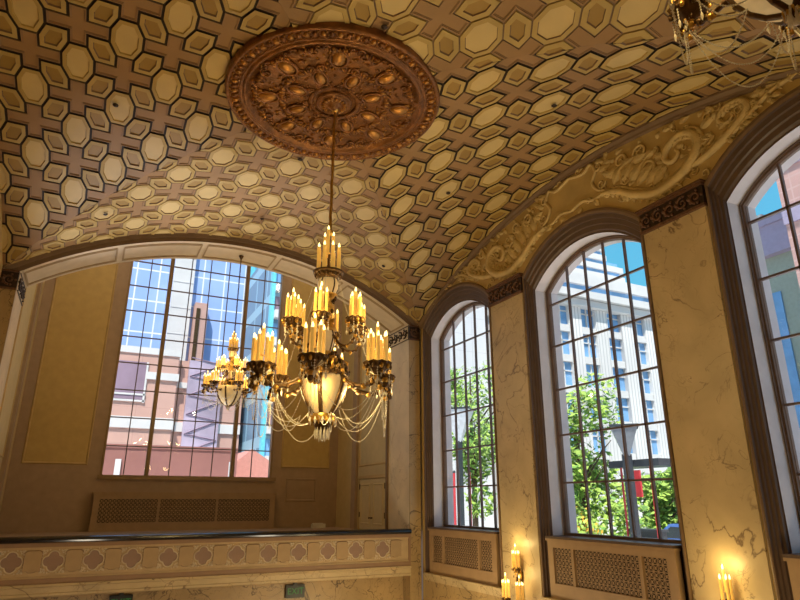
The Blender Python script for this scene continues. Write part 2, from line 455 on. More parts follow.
# radiator covers under the windows
def lattice(mb, o, U, V, Nn, w, h, cell, mi, th=.012):
    """pierced rosette lattice over w x h in the plane (U,V) from corner o"""
    nx, nz = max(1, round(w/cell)), max(1, round(h/cell)); cx, cz = w/nx, h/nz
    def bar(a, b, t):
        d = (b-a); d.normalize(); s = Nn.cross(d)*t
        mb.poly([a-s, b-s, b+s, a+s], mi)
    for i in range(nx+1): bar(o+U*(i*cx), o+U*(i*cx)+V*h, cell*.07)
    for j in range(nz+1): bar(o+V*(j*cz), o+V*(j*cz)+U*w, cell*.07)
    for i in range(nx):
        for j in range(nz):
            c = o+U*((i+.5)*cx)+V*((j+.5)*cz)
            for q in range(4):
                an = PI/4 + q*PI/2; d = U*math.cos(an)*cx+V*math.sin(an)*cz
                bar(c+d*.12, c+d*.62, cell*.05)
            mb.poly([c+(U*math.cos(t*PI/3)*cx+V*math.sin(t*PI/3)*cz)*.24 + Nn*.004 for t in range(6)], mi)
def radiator_cover(root, o, U, V, Nn, w, h, splits, marg, cell=.075):
    """frame, dark back and grille panels; o is the lower corner on the front face"""
    fr = MB(M_GRILLE); bk = MB(M_HOLE)
    def slab(mb, a0, a1, b0, b1, d0, d1):
        pts = [[o+U*a+V*b+Nn*d for a, b in ((a0, b0), (a1, b0), (a1, b1), (a0, b1))] for d in (d0, d1)]
        mb.poly(pts[1], 0); mb.poly(pts[0][::-1], 0)
        for q in range(4): mb.poly([pts[0][q], pts[0][(q+1) % 4], pts[1][(q+1) % 4], pts[1][q]], 0)
    m0, m1 = marg
    slab(fr, 0, w, 0, m0, -.08, 0); slab(fr, 0, w, h-m1, h, -.08, 0)
    xs = [0] + [q for s_ in splits for q in s_] + [w]
    for a in range(0, len(xs), 2): slab(fr, xs[a], xs[a+1], m0, h-m1, -.08, 0)
    slab(fr, -.02, w+.02, h-.03, h, -.08, .02)
    fo = fr.build('cover_frame', root); fo.location = -Vector(root.location)
    slab(bk, .02, w-.02, .02, h-.02, -.07, -.045)
    b = bk.build('backing', root); b.location = -Vector(root.location)
    for a in range(1, len(xs)-1, 2):
        g = MB(M_GRILLE)
        lattice(g, o+U*xs[a]+V*m0+Nn*(-.018), U, V, Nn, xs[a+1]-xs[a], h-m0-m1, cell, 0)
        go = g.build('grille_panel', root); go.location = -Vector(root.location)
RL = ['brown pierced radiator cover under the arched window nearest the balcony', 'brown pierced radiator cover under the middle arched window', 'brown pierced radiator cover under the arched window at the right edge']
for k, c in enumerate(WC):
    r_ = empty('radiator_cover', (X, c, ZB0)); tag(r_, RL[k], 'radiator cover', 'radiator covers under the arched windows')
    radiator_cover(r_, Vector((X+.0, c+HI-.01, ZB0)), Vector((0, -1, 0)), Vector((0, 0, 1)), Vector((-1, 0, 0)), 2*HI-.02, ZSILL-.032-ZB0, [(.11, .47), (.52, 1.64), (1.69, 2.05)], (.20, .115), .072)

# pilasters with carved frieze capitals
def scroll(cx, cy, r0, turns, a0, sgn=1, n=26, decay=1.0):
    out = []
    for k in range(n+1):
        t = k/n; r = r0*(1-t*.88)**decay; a = a0 + sgn*2*PI*turns*t
        out.append((cx + r*math.cos(a), cy + r*math.sin(a), .35+.65*(1-t)))
    return out
def frieze_ornament(mb, f, w, h, mi, nrep):
    cw = w/nrep
    for q in range(nrep):
        s = 1 if q % 2 else -1
        cx = (q+.5)*cw
        p = scroll(cx, h*.5, h*.34, 1.4, PI/2*s, s, 18)
        mb.tube([f(a, b, .012) for a, b, _ in p], [.020*c for _, _, c in p], 5, mi)
        for e in range(5):
            an = e*2*PI/5
            c = f(cx+h*.36*math.cos(an), h*.5+h*.36*math.sin(an), .01); mb.ball(c, .022, 5, 3, mi)
        mb.ball(f(q*cw+.01, h*.5, .012), .03, 6, 4, mi)
def pilaster(ya, yb, label):
    r_ = empty('pilaster', (X, (ya+yb)/2, FLOOR)); tag(r_, label, 'pilaster', 'marble pilasters between the windows')
    L = -Vector(r_.location)
    s = MB(M_MARBLE); s.box(X, WX-.001, ya, yb, FLOOR, ZCAP0); s.box(X-.05, X-.001, ya-.01, yb+.01, FLOOR, FLOOR+.3)
    s.build('marble_shaft', r_).location = L
    f = MB([M_FRIEZE_D, M_FRIEZE]); f.box(X-.02, WX-.001, ya-.01, yb+.01, ZCAP0+.03, ZCAP1-.03, 0)
    f.box(X-.045, WX-.001, ya-.02, yb+.02, ZCAP0, ZCAP0+.035, 1); f.box(X-.05, WX-.001, ya-.025, yb+.025, ZCAP1-.055, ZCAP1-.02, 1); f.box(X-.07, WX-.001, ya-.035, yb+.035, ZCAP1-.02, ZCAP1, 1)
    fo = f.build('frieze_capital', r_); fo.location = L; fo['label'] = 'dark carved frieze block'
    g = MB(M_FRIEZE); frieze_ornament(g, lambda a, b, d: Vector((X-.02-d, yb-a, ZCAP0+.035+b)), yb-ya, ZCAP1-ZCAP0-.09, 0, 5)
    g.build('carved_scrolls', fo)
pilaster(7.5645, 8.4695, 'veined cream marble pilaster with three-armed sconce between first and second arched windows')
pilaster(4.115, 5.025, 'veined cream marble pilaster between the middle window and the right-edge window')

# plaster relief in the lunette
def lunette_relief():
    mb = MB(M_RELIEF)
    x0 = WX
    def P(o, z, d=0.0): return Vector((x0-d, YM+.02+o, z))
    def tube2(p, r, m=1, flatx=.55, n=6):
        pts = [P(m*a, b, .016) for a, b, *_ in p]; rr = [r*(q[2] if len(q) > 2 else 1) for q in p]
        mb.tube(pts, rr, n, 0, flat=(1, 0, 0))
    def leaf(o, z, ang, ln, wd, m=1):
        d = Vector((0, m*math.cos(ang), math.sin(ang))); s = Vector((1, 0, 0)).cross(d)
        c = P(m*o, z); n = 5; rows = []
        for k in range(n+1):
            t = k/n; w = wd*math.sin(PI*(t**.75))*(1-.2*t)+.002
            cc = c + d*(ln*t) + s*(.25*ln*t*t)
            rows.append([cc - s*w, cc - s*w*.5 + Vector((-.055, 0, 0))*math.sin(PI*t), cc + Vector((-.022, 0, 0)), cc + s*w*.5 + Vector((-.055, 0, 0))*math.sin(PI*t), cc + s*w])
        mb.grid(rows, 0, True)
    def spline(ctrl, n=10):
        out = []
        for i in range(len(ctrl)-1):
            p0, p1, p2, p3 = ctrl[max(i-1, 0)], ctrl[i], ctrl[i+1], ctrl[min(i+2, len(ctrl)-1)]
            for k in range(n):
                t = k/n
                out.append(tuple(.5*((2*b)+(c-a)*t+(2*a-5*b+4*c-d)*t*t+(3*b-a-3*c+d)*t**3) for a, b, c, d in zip(p0, p1, p2, p3)))
        out.append(tuple(ctrl[-1])); return out
    # cartouche: a scrolled shield above the middle window
    for m in (1, -1):
        cart = spline([(0, 4.70, 1), (.30, 4.63, 1), (.46, 4.70, .9), (.55, 4.56, 1), (.47, 4.40, 1), (.56, 4.24, 1), (.70, 4.16, .8), (.45, 4.13, .9), (.25, 4.20, 1), (0, 4.15, 1)])
        tube2(cart, .026, m)
        for (o, z, r, a, s) in ((.60, 4.60, .075, PI, 1), (.64, 4.30, .085, 0, -1), (.30, 4.68, .06, -PI/2, -1), (.2, 4.70, .05, 0, 1), (.36, 4.15, .05, 0, 1)):
            tube2(scroll(o, z, r, 1.3, a, s, 16), .019, m)
        for (o, z, a, l) in ((.62, 4.50, .3, .2), (.66, 4.44, -.2, .2), (.70, 4.58, .1, .18), (.45, 4.12, -.6, .16), (.15, 4.13, -1.0, .13), (.72, 4.36, .3, .2), (.55, 4.68, -.1, .2)):
            leaf(o, z, a, l, .055, m)
        # long S body down to the pilaster and up again, ending in a large spiral
        body = spline([(.62, 4.14, .6), (.90, 4.05, .9), (1.20, 3.86, 1.1), (1.55, 3.72, 1.25), (1.92, 3.78, 1.3), (2.18, 3.98, 1.15), (2.18, 4.2, 1.0), (1.98, 4.31, .9), (1.78, 4.24, .8), (1.72, 4.10, .7), (1.82, 4.02, .6), (1.92, 4.08, .5), (1.89, 4.15, .4)])
        tube2(body, .058, m, n=8)
        tube2([(a+.055, b+.05, c) for a, b, c in body[8:70]], .022, m)
        for k in range(4, len(body)-45, 3):
            a, b, c = body[k]; a2, b2, _ = body[k+1]
            an = math.atan2(b2-b, a2-a)
            leaf(a, b, an+1.0, .13*c, .035, m); leaf(a, b-.01, an-.9, .10*c, .03, m)
        # winged acanthus between cartouche and spiral
        for (o, z, a, l, w) in ((.85, 4.18, 1.1, .30, .08), (.98, 4.12, .95, .36, .09), (1.10, 4.05, .85, .40, .09), (1.24, 3.97, .75, .42, .09), (1.38, 3.92, .62, .40, .085), (1.5, 3.86, .8, .3, .07), (.80, 4.30, .75, .24, .07), (1.0, 4.36, .4, .26, .07), (1.2, 4.33, .3, .28, .07), (1.42, 4.28, .5, .2, .06), (1.55, 4.2, .2, .2, .06)):
            leaf(o, z, a, l, w, m)
        tube2(scroll(1.02, 4.46, .12, 1.6, -PI/2, 1, 22), .026, m)
        tube2(scroll(1.36, 4.42, .11, 1.5, PI, -1, 22), .024, m)
        tube2(scroll(1.45, 4.12, .12, 1.5, -.5, 1, 22), .024, m)
        # second scroll and the tail running over the outer window
        b2 = spline([(1.95, 3.80, .8), (2.30, 3.86, 1.0), (2.62, 3.98, 1.1), (2.84, 4.13, 1.0), (2.80, 4.28, .9), (2.62, 4.31, .8), (2.50, 4.22, .7), (2.56, 4.12, .6), (2.66, 4.14, .5), (2.66, 4.20, .4)])
        tube2(b2, .045, m, n=8)
        for k in range(4, 55, 4):
            a, b, c = b2[k]; an = math.atan2(b2[k+1][1]-b, b2[k+1][0]-a); leaf(a, b, an+.9, .12*c, .032, m)
        tube2(scroll(2.38, 4.34, .10, 1.5, PI/2, -1, 20), .022, m)
        tube2(scroll(2.32, 4.06, .08, 1.4, -PI/2, 1, 18), .02, m)
        b3 = spline([(2.55, 3.90, .8), (2.80, 4.02, 1), (3.10, 4.17, 1), (3.40, 4.20, .9), (3.62, 4.16, .8), (3.72, 4.09, .6), (3.64, 4.07, .5)])
        tube2(b3, .030, m)
        for k in range(3, len(b3)-4, 4):
            a, b, c = b3[k]; an = math.atan2(b3[k+1][1]-b, b3[k+1][0]-a); leaf(a, b, an+.7, .09*c, .026, m); leaf(a, b, an-.7, .07*c, .02, m)
        rnd = random.Random(11)
        for k in range(120):
            o = rnd.uniform(.66, 3.9); lo = max(arc(o-.02-(0 if o < 1.25 else 3.45), HO, SPO, CRO) if abs(o-(0 if o < 1.25 else 3.45)) < HO else ZCAP1, ZCAP1)+.06; hi = zA(YM+o)-.16
            if hi-lo < .08: continue
            z = rnd.uniform(lo, hi); q = rnd.uniform(.035, .07)
            if rnd.random() < .5: leaf(o, z, rnd.uniform(-.5, 1.6), q*2.2, q*.55, m)
            elif hi-lo > .2: tube2(scroll(o, z, q, 1.2, rnd.uniform(0, 6), rnd.choice((-1, 1)), 10), .014, m)
        for (o, z, a, l, w) in ((2.25, 4.22, .6, .25, .06), (2.9, 4.25, .1, .2, .05), (3.05, 4.28, -.1, .2, .045), (3.5, 4.12, -.3, .2, .04), (3.8, 4.05, -.4, .25, .03), (4.1, 3.93, -.6, .2, .025)):
            leaf(o, z, a, l, w, m)
    o = mb.build('trim_2'); struct(o, 'scrolling acanthus plaster relief with cartouche above the arched windows', 'relief')
    # cove band following the vault edge
    bd = MB(M_BAND); rows = []
    for k in range(61):
        y = YN + (YB-YN)*k/60; z = zA(y)
        rows.append([(X-.005, y, z+.03), (X-.035, y, z-.012), (X-.035, y, z-.035), (X-.005, y, z-.075), (X+.0, y, z-.10), (WX, y, z-.12)])
    bd.grid(rows, 0, False)
    struct(bd.build('trim_3'), 'brown cove band where the vault meets the window wall', 'moulding')
lunette_relief()

# ------------------------------------------------------------------ balcony side: arch, piers, alcove
SZ = 3.575                        # soffit springing
SH, SCR = (XJ-XJL)/2, 4.70        # soffit half width and crown
def zS(x): return arc(x-XM, SH, SZ, SCR)
def balcony_side(y0, sgn, mk):
    """arch band, soffit and piers at plane y0; sgn = +1 recedes away from the hall along +y"""
    y1 = y0 + sgn*JD
    b = MB([M_BAND, M_SOFFIT, M_SOFLINE]); n = 48
    rows = []
    for k in range(n+1):
        t = k/n; xo = XL + 2*A_*t; zo = zB(xo); xi = XJL + 2*SH*t; zi = zS(xi)
        rows.append([(xo, y0-sgn*.03, zo+.03), (xo, y0-sgn*.03, zo-.0), (xo+(xi-xo)*.45, y0-sgn*.01, zo+(zi-zo)*.45), (xo+(xi-xo)*.5, y0+sgn*.012, zo+(zi-zo)*.5), (xi, y0+sgn*.012, zi)])
    b.grid(rows, 0, False)
    # soffit with framed sunk panels
    def S(x, d, h): return (x, y0+sgn*d, zS(x)-h)
    rows = [[S(XJL+2*SH*k/n, .012, 0), S(XJL+2*SH*k/n, JD, 0)] for k in range(n+1)]
    b.grid(rows, 1, False)
    segs = 5
    for q in range(segs):
        xa = XJL + 2*SH*(q+.04)/segs; xb = XJL + 2*SH*(q+.96)/segs
        for (d0, d1) in ((.12, .15), (.18, .19), (JD-.19, JD-.18), (JD-.15, JD-.12)):
            rr = [[S(xa+(xb-xa)*k/10, d0, 0), S(xa+(xb-xa)*k/10, d0, .014), S(xa+(xb-xa)*k/10, d1, .014), S(xa+(xb-xa)*k/10, d1, 0)] for k in range(11)]
            b.grid(rr, 2, False)
        for xx in (xa, xb):
            b.grid([[S(xx-.015, d, .014), S(xx+.015, d, .014)] for d in (.12, JD-.12)], 2, False)
    # back face above the soffit
    rows = [[(XJL+2*SH*k/n, y1, zS(XJL+2*SH*k/n)), (XJL+2*SH*k/n, y1, 6.7)] for k in range(n+1)]
    b.grid(rows, 1, False)
    rows = [[(XL+2*A_*k/n, y0+sgn*.05, zB(XL+2*A_*k/n)), (XL+2*A_*k/n, y0+sgn*.05, 6.7)] for k in range(n+1)]
    b.grid(rows, 1, False)
    struct(b.build(mk), 'broad cream soffit of the balcony arch with a brown face band' if sgn > 0 else 'matching arch on the near side of the hall', 'arch')
balcony_side(YB, 1, 'trim_4'); balcony_side(YN, -1, 'trim_5')

def pier(side, y0, sgn, label):
    xa, xb = (XJ, X) if side > 0 else (XL, XJL)
    xj = XJ if side > 0 else XJL
    y1 = y0 + sgn*JD
    r_ = empty('corner_pier', ((xa+xb)/2, y0, FLOOR)); tag(r_, label, 'pier'); L = -Vector(r_.location)
    s = MB([M_MARBLE2, M_JMARBLE])
    s.box(min(xa, xb), max(xa, xb), min(y0, y1), max(y0, y1), FLOOR, ZCAP0)
    xs = xj - side*.004
    s.poly([(xs, y0+sgn*.01, -1.3), (xs, y1, -1.3), (xs, y1, ZCAP0), (xs, y0+sgn*.01, ZCAP0)], 1)
    s.build('marble_shaft', r_).location = L
    f = MB([M_FRIEZE_D, M_FRIEZE, M_SOFFIT])
    f.box(xa, xb, min(y0-sgn*.015, y1), max(y0-sgn*.015, y1), ZCAP0, ZCAP1, 0)
    f.box(xa, xb, min(y0-sgn*.03, y0+.05*sgn), max(y0-sgn*.03, y0+.05*sgn), ZCAP1-.03, ZCAP1+.0, 1)
    f.box(xa, xb, min(y0-sgn*.03, y0+.05*sgn), max(y0-sgn*.03, y0+.05*sgn), ZCAP0, ZCAP0+.03, 1)
    xs = xj - side*.01
    f.box(min(xs, xj+side*.02), max(xs, xj+side*.02), min(y0+sgn*.05, y1), max(y0+sgn*.05, y1), ZCAP0, ZCAP1, 2)
    fo = f.build('frieze_capital', r_); fo.location = L
    g = MB([M_FRIEZE, M_FRIEZE_D])
    frieze_ornament(g, lambda a, b, d: Vector((xj-side*(.008+d), y0+sgn*(.06+a), ZCAP0+.03+b)), JD-.06, ZCAP1-ZCAP0-.06, 1, 4)
    frieze_ornament(g, lambda a, b, d: Vector((min(xa, xb)+.03+a, y0-sgn*(.012+d), ZCAP0+.035+b)), abs(xb-xa)-.06, ZCAP1-ZCAP0-.07, 0, 1)
    for zz in (ZCAP0+.015, ZCAP1-.02):
        g.tube([(xs-side*.004, y0+sgn*.05, zz), (xs-side*.004, y1, zz)], .012, 4, 1)
    g.build('carved_scrolls', fo)
pier(1, YB, 1, 'marble corner pier between the balcony arch and the first arched window')
pier(-1, YB, 1, 'marble corner pier at the left edge of the balcony arch')
pier(1, YN, -1, 'marble corner pier at the right of the near arch')
pier(-1, YN, -1, 'marble corner pier at the left of the near arch')

# opposite wall, floor, near end
wl = MB([M_OCHRE, M_MARBLE2])
n = 40
wl.grid([[(XL, YN+(YB-YN)*k/n, -1.3), (XL, YN+(YB-YN)*k/n, zA(YN+(YB-YN)*k/n)+.03)] for k in range(n+1)], 0, False)
wl.poly([(XL, YN, FLOOR), (XL, YB, FLOOR), (XL, YB, -1.3), (XL, YN, -1.3)], 1)
wl.box(XL-.4, XL-.02, -2.5, YW+.5, FLOOR, 6.7, 0)
struct(wl.build('wall_left'), 'ochre wall opposite the windows', 'wall')
fl = MB(mat('polished_wood_floor', (.22, .12, .05), .3, var=.2)); fl.box(XL-.4, X+.9, -3, YW+.5, FLOOR-.1, FLOOR)
struct(fl.build('floor'), 'hall floor far below the balcony', 'floor')
wn = MB(M_OCHRE); wn.box(XL-.4, X+.9, -2.6, -2.5, FLOOR, 6.7)
struct(wn.build('wall_near'), 'plain wall behind the near balcony', 'wall')

# alcove behind the balcony
YC = YB + JD
BF = -.62                        # balcony floor
AZ = 6.7
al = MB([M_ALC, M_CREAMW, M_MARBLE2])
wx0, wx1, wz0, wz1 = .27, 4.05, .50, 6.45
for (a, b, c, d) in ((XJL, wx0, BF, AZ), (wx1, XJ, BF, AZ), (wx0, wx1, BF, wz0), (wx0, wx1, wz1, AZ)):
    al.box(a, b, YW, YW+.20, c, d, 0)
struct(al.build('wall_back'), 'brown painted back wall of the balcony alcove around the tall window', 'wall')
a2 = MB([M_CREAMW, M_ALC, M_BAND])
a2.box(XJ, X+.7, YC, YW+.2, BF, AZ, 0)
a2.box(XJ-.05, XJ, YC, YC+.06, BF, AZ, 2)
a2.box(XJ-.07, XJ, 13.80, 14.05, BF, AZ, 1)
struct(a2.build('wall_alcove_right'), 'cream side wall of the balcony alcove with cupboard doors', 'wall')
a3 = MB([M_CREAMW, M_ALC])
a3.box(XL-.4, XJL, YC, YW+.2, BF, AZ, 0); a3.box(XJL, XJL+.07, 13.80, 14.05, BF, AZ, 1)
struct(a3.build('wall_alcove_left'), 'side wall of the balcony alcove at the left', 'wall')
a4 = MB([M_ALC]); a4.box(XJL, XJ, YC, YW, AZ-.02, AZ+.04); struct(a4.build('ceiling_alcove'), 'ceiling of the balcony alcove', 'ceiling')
a5 = MB([M_ALC]); a5.box(XJL, XJ, YB+.05, YW, BF-.12, BF); struct(a5.build('floor_balcony'), 'balcony floor', 'floor')
# recessed mustard panels with mouldings
def frame_panel(mb, o, U, V, Nn, w, h, t=.045, inner=True):
    def q(a, b, d): return o+U*a+V*b+Nn*d
    prof = [(0, 0), (.012, .022), (t*.6, .022), (t, .004)]
    for i in range(3):
        (a0, d0), (a1, d1) = prof[i], prof[i+1]
        c0 = [q(a0, a0, d0), q(w-a0, a0, d0), q(w-a0, h-a0, d0), q(a0, h-a0, d0)]
        c1 = [q(a1, a1, d1), q(w-a1, a1, d1), q(w-a1, h-a1, d1), q(a1, h-a1, d1)]
        for k in range(4): mb.poly([c0[k], c0[(k+1) % 4], c1[(k+1) % 4], c1[k]], 1)
    if inner: mb.poly([q(t, t, .004), q(w-t, t, .004), q(w-t, h-t, .004), q(t, h-t, .004)], 0)
vx, vy, vz = Vector((1, 0, 0)), Vector((0, 1, 0)), Vector((0, 0, 1))
tp = MB([M_PANEL, M_MOULD])
frame_panel(tp, Vector((-1.235, YW-.001, .73)), vx, vz, -vy, 1.24, 5.4)
frame_panel(tp, Vector((4.27, YW-.001, .77)), vx, vz, -vy, 1.26, 5.4)
struct(tp.build('trim_6'), 'tall mustard wall panels beside the alcove window', 'wall panel')
tp = MB([M_ALC, M_ALC]); frame_panel(tp, Vector((4.42, YW-.001, -.02)), vx, vz, -vy, .78, .54)
struct(tp.build('trim_7'), 'small plain framed panel right of the alcove window', 'wall panel')
tp = MB([M_CREAMW, M_MOULD]); frame_panel(tp, Vector((XJ-.001, 12.16, .75)), vy, vz, -vx, 1.55, 5.4)
frame_panel(tp, Vector((XJL+.001, 12.16, .75)), vy, vz, vx, 1.55, 5.4)
struct(tp.build('trim_8'), 'cream panels on the side walls of the alcove', 'wall panel')

# cupboard in the alcove side wall
M_DOOR = mat('cream_cupboard_paint', (.56, .44, .23), .5, var=.05)
cb = empty('wall_cupboard', (XJ, 12.92, BF)); tag(cb, 'cream double-door wall cupboard in the alcove side wall beside the marble pier', 'cupboard'); L = -Vector(cb.location)
s = MB(M_MOULD)
s.box(XJ-.035, XJ, 12.14, 12.21, BF, .52); s.box(XJ-.035, XJ, 13.63, 13.70, BF, .52); s.box(XJ-.045, XJ, 12.12, 13.72, .47, .54)
s.build('door_frame', cb).location = L
for (ya, yb, hg) in ((12.22, 12.915, 12.235), (12.925, 13.62, 13.605)):
    d = MB([M_DOOR, M_DOOR]); d.box(XJ-.022, XJ, ya, yb, BF+.02, .46)
    frame_panel(d, Vector((XJ-.022, ya+.09, BF+.12)), vy, vz, -vx, yb-ya-.18, .86, .04)
    do = d.build('door', cb); do.location = L
    for zz in (-.30, .30):
        hm = MB(M_BRONZE); hm.box(XJ-.032, XJ-.02, hg-.02, hg+.02, zz-.05, zz+.05); hm.tube([(XJ-.034, hg, zz-.06), (XJ-.034, hg, zz+.06)], .01, 5); hm.build('hinge', do)
    km = MB(M_BRONZE); ky = 12.86 if ya < 12.5 else 12.98
    km.tube([(XJ-.02, ky, -.36), (XJ-.05, ky, -.36)], .01, 6); km.ball((XJ-.06, ky, -.36), .024, 6, 4); km.build('knob', do)

# tall alcove window
wb = struct(empty('window_4', (XM, YW, wz0)), 'tall square-gridded window in the balcony alcove', 'window'); L = -Vector(wb.location)
s = MB(M_MULL)
s.box(wx0, wx0+.05, YW-.02, YW+.14, wz0, wz1); s.box(wx1-.05, wx1, YW-.02, YW+.14, wz0, wz1); s.box(wx0-.04, wx1+.10, YW-.07, YW+.14, wz0-.06, wz0+.03); s.box(wx0, wx1, YW-.02, YW+.14, wz1-.05, wz1)
s.build('frame', wb).location = L
for xx in (1.215, 3.105):
    s = MB(M_MULL); s.box(xx-.045, xx+.045, YW+.02, YW+.13, wz0+.03, wz1-.05); s.box(xx-.02, xx+.02, YW-.005, YW+.02, wz0+.03, wz1-.05); s.build('mullion', wb).location = L
s = MB(M_MUNTIN)
for xx in (.745, 1.69, 2.16, 2.63, 3.56): s.box(xx-.011, xx+.011, YW+.07, YW+.10, wz0+.03, wz1)
for k in range(9):
    z = 1.155 + .63*k
    if z < wz1: s.box(wx0+.04, wx1-.04, YW+.065, YW+.105, z-.012, z+.012)
s.build('muntin_grid', wb).location = L
s = MB(M_GLASS); s.poly([(wx0, YW+.085, wz0), (wx1, YW+.085, wz0), (wx1, YW+.085, wz1), (wx0, YW+.085, wz1)]); s.build('glass_pane', wb).location = L

# alcove radiator cover
r_ = empty('radiator_cover', (XM, YW-.3, BF)); tag(r_, 'long low brown radiator cover beneath the tall balcony alcove window', 'radiator cover')
rx0, rx1 = .22, 4.10
radiator_cover(r_, Vector((rx0, YW-.30, BF)), vx, vz, -vy, rx1-rx0, .16-BF, [(.12, 1.28), (1.33, 2.52), (2.57, 3.76)], (.17, .13), .085)
s = MB(M_GRILLE); s.box(rx0-.03, rx1+.03, YW-.31, YW-.01, .145, .17); s.box(rx0, rx0+.03, YW-.29, YW-.01, BF, .145); s.box(rx1-.03, rx1, YW-.29, YW-.01, BF, .145)
so = s.build('cover_top', r_); so.location = -Vector(r_.location)
# small pale box on the balcony floor
s = MB(M_WHITE); s.box(-.16, .16, -.06, .06, 0, .10); s.box(-.14, .10, -.045, .045, .10, .115); s.box(.05, .12, -.064, -.058, .03, .06)
tag(s.build('outlet_box', None, (5.08, 14.55, BF)), 'small pale box on the balcony floor near the alcove corner', 'box')

# ------------------------------------------------------------------ balcony parapet
bp_ = empty('balcony_parapet', (XM, YB, -1.35)); tag(bp_, 'long balcony parapet with quatrefoils, shields and black polished coping', 'parapet'); L = -Vector(bp_.location)
s = MB([M_PARA, M_PARA_B])
s.box(XJL, XJ, YB, YB+.18, -1.17, -.60, 0)
s.box(XJL, XJ, YB-.03, YB, -.665, -.601, 1); s.box(XJL, XJ, YB-.018, YB, -.69, -.665, 0)
s.box(XJL, XJ, YB-.03, YB, -1.17, -1.095, 1); s.box(XJL, XJ, YB-.018, YB, -1.095, -1.07, 0)
s.box(XJ-.04, XJ, YB-.03, YB, -1.095, -.665, 1)
s.build('parapet_wall', bp_).location = L
s = MB(M_BLACK); rows = []
prof = [(.22, -.602), (-.05, -.602), (-.064, -.59), (-.070, -.566), (-.066, -.542), (-.05, -.526), (-.02, -.518), (.20, -.518), (.22, -.53), (.22, -.602)]
s.grid([[(xx, YB+a, b) for a, b in prof] for xx in (XJL, XJ)], 0, False)
s.build('coping', bp_).location = L
s = MB(M_MARBLE)
prof = [(.3, -1.17), (-.055, -1.17), (-.06, -1.20), (-.03, -1.215), (-.03, -1.29), (-.045, -1.30), (-.045, -1.33), (-.01, -1.35), (.3, -1.35)]
s.grid([[(xx, YB+a, b) for a, b in prof] for xx in (XJL, XJ)], 0, False)
s.build('ledge', bp_).location = L
# quatrefoil
def quat_outline(r, d, n=9):
    pts = []
    for q in range(4):
        a0 = q*PI/2
        cx, cy = d*math.cos(a0), d*math.sin(a0)
        # lobe circle from the notch on one side to the notch on the other
        k = d*math.sin(PI/4); s_ = math.sqrt(max(r*r-k*k, 0)); nd = d*math.cos(PI/4)+s_      # notch distance on the diagonal
        nx, ny = nd*math.cos(a0-PI/4), nd*math.sin(a0-PI/4)
        st = math.atan2(ny-cy, nx-cx)-a0
        st = (st+PI) % (2*PI) - PI
        for i in range(n):
            t = st + (-2*st)*i/n
            pts.append((cx+r*math.cos(a0+t), cy+r*math.sin(a0+t)))
    return pts
def quatrefoil_mesh():
    s = MB([M_QUAT, M_LACE])
    o = quat_outline(.072, .062)
    for k in range(len(o)):
        (a, b), (c, d) = o[k], o[(k+1) % len(o)]; s.poly([(0, -.004, 0), (a, -.004, b), (c, -.004, d)], 0)
    s.tube([(a*1.08, -.008, b*1.08) for a, b in o], .010, 5, 1, loop=True)
    rnd = random.Random(3)
    for sx in (-1, 1):
        for sz in (-1, 1):
            for (a, b, r) in ((.145, .145, .020), (.10, .15, .015), (.15, .10, .015), (.118, .118, .014), (.06, .158, .011), (.158, .06, .011), (.16, .155, .01)):
                s.ball((sx*a, -.003, sz*b), (r, .010, r), 6, 4, 1)
            p = scroll(sx*.128, sz*.128, .032, 1.2, 0, 1, 10)
            s.tube([(a, -.006, b) for a, b, _ in p], .006, 4, 1)
    return s.mesh('quatrefoil')
def shield_mesh():
    s = MB([M_SHIELD, M_PARA_B])
    w, h = .112, .148
    ol = [(-w, -h*.86), (-w*.55, -h*.86), (-w*.35, -h), (w*.35, -h), (w*.55, -h*.86), (w, -h*.86), (w, h*.9), (w*.8, h*.9), (w*.7, h), (-w*.7, h), (-w*.8, h*.9), (-w, h*.9)]
    s.poly([(a, -.022, b) for a, b in ol], 0)
    n = len(ol)
    for k in range(n):
        a, b = ol[k], ol[(k+1) % n]
        s.poly([(a[0]*1.06, 0, a[1]*1.05), (b[0]*1.06, 0, b[1]*1.05), (b[0], -.022, b[1]), (a[0], -.022, a[1])], 1)
    return s.mesh('shield')
qm, sm_ = quatrefoil_mesh(), shield_mesh()
pit = .5425
for k in range(-6, 7):
    xx = XM + .03 + pit*k
    if XJL+.1 < xx < XJ-.1: inst('shield_panel', sm_, bp_, (xx-XM, -.001, -.862+1.35))
for k in range(-7, 7):
    xx = XM + .03 + pit*(k+.5)
    if XJL+.16 < xx < XJ-.05: inst('quatrefoil', qm, bp_, (xx-XM, -.002, -.862+1.35))
# wall below the balcony
s = MB([M_MARBLE2]); s.box(XJL, XJ, YB+.30, YB+.5, FLOOR, BF-.1)
struct(s.build('wall_under_balcony'), 'veined marble wall below the balcony', 'wall')
def exit_sign(x, label):
    r_ = empty('exit_sign', (x, YB+.24, -1.52)); tag(r_, label, 'exit sign', 'exit signs below the balcony')
    s = MB([M_EXITH]); s.box(-.17, .17, 0, .06, -.105, .105); s.box(-.155, .155, -.008, 0, -.09, .09); s.box(-.03, .03, .0, .06, .105, .17)
    s.build('housing', r_)
    cu = bpy.data.curves.new('exit_text', 'FONT'); cu.body = 'EXIT'; cu.size = .145; cu.extrude = .003; cu.align_x = 'CENTER'; cu.align_y = 'CENTER'
    to = bpy.data.objects.new('tmp_text', cu); COL.objects.link(to)
    dg = bpy.context.evaluated_depsgraph_get(); me = bpy.data.meshes.new_from_object(to.evaluated_get(dg)); bpy.data.objects.remove(to)
    me.materials.clear(); me.materials.append(M_EXITG)
    o = inst('lettering', me, r_, (0, -.012, 0), (PI/2, 0, 0)); o['label'] = 'green EXIT lettering'
exit_sign(3.60, 'black and green exit sign on the marble below the balcony, under the big chandelier')
exit_sign(.77, 'exit sign at the lower left, cut by the bottom of the photo')

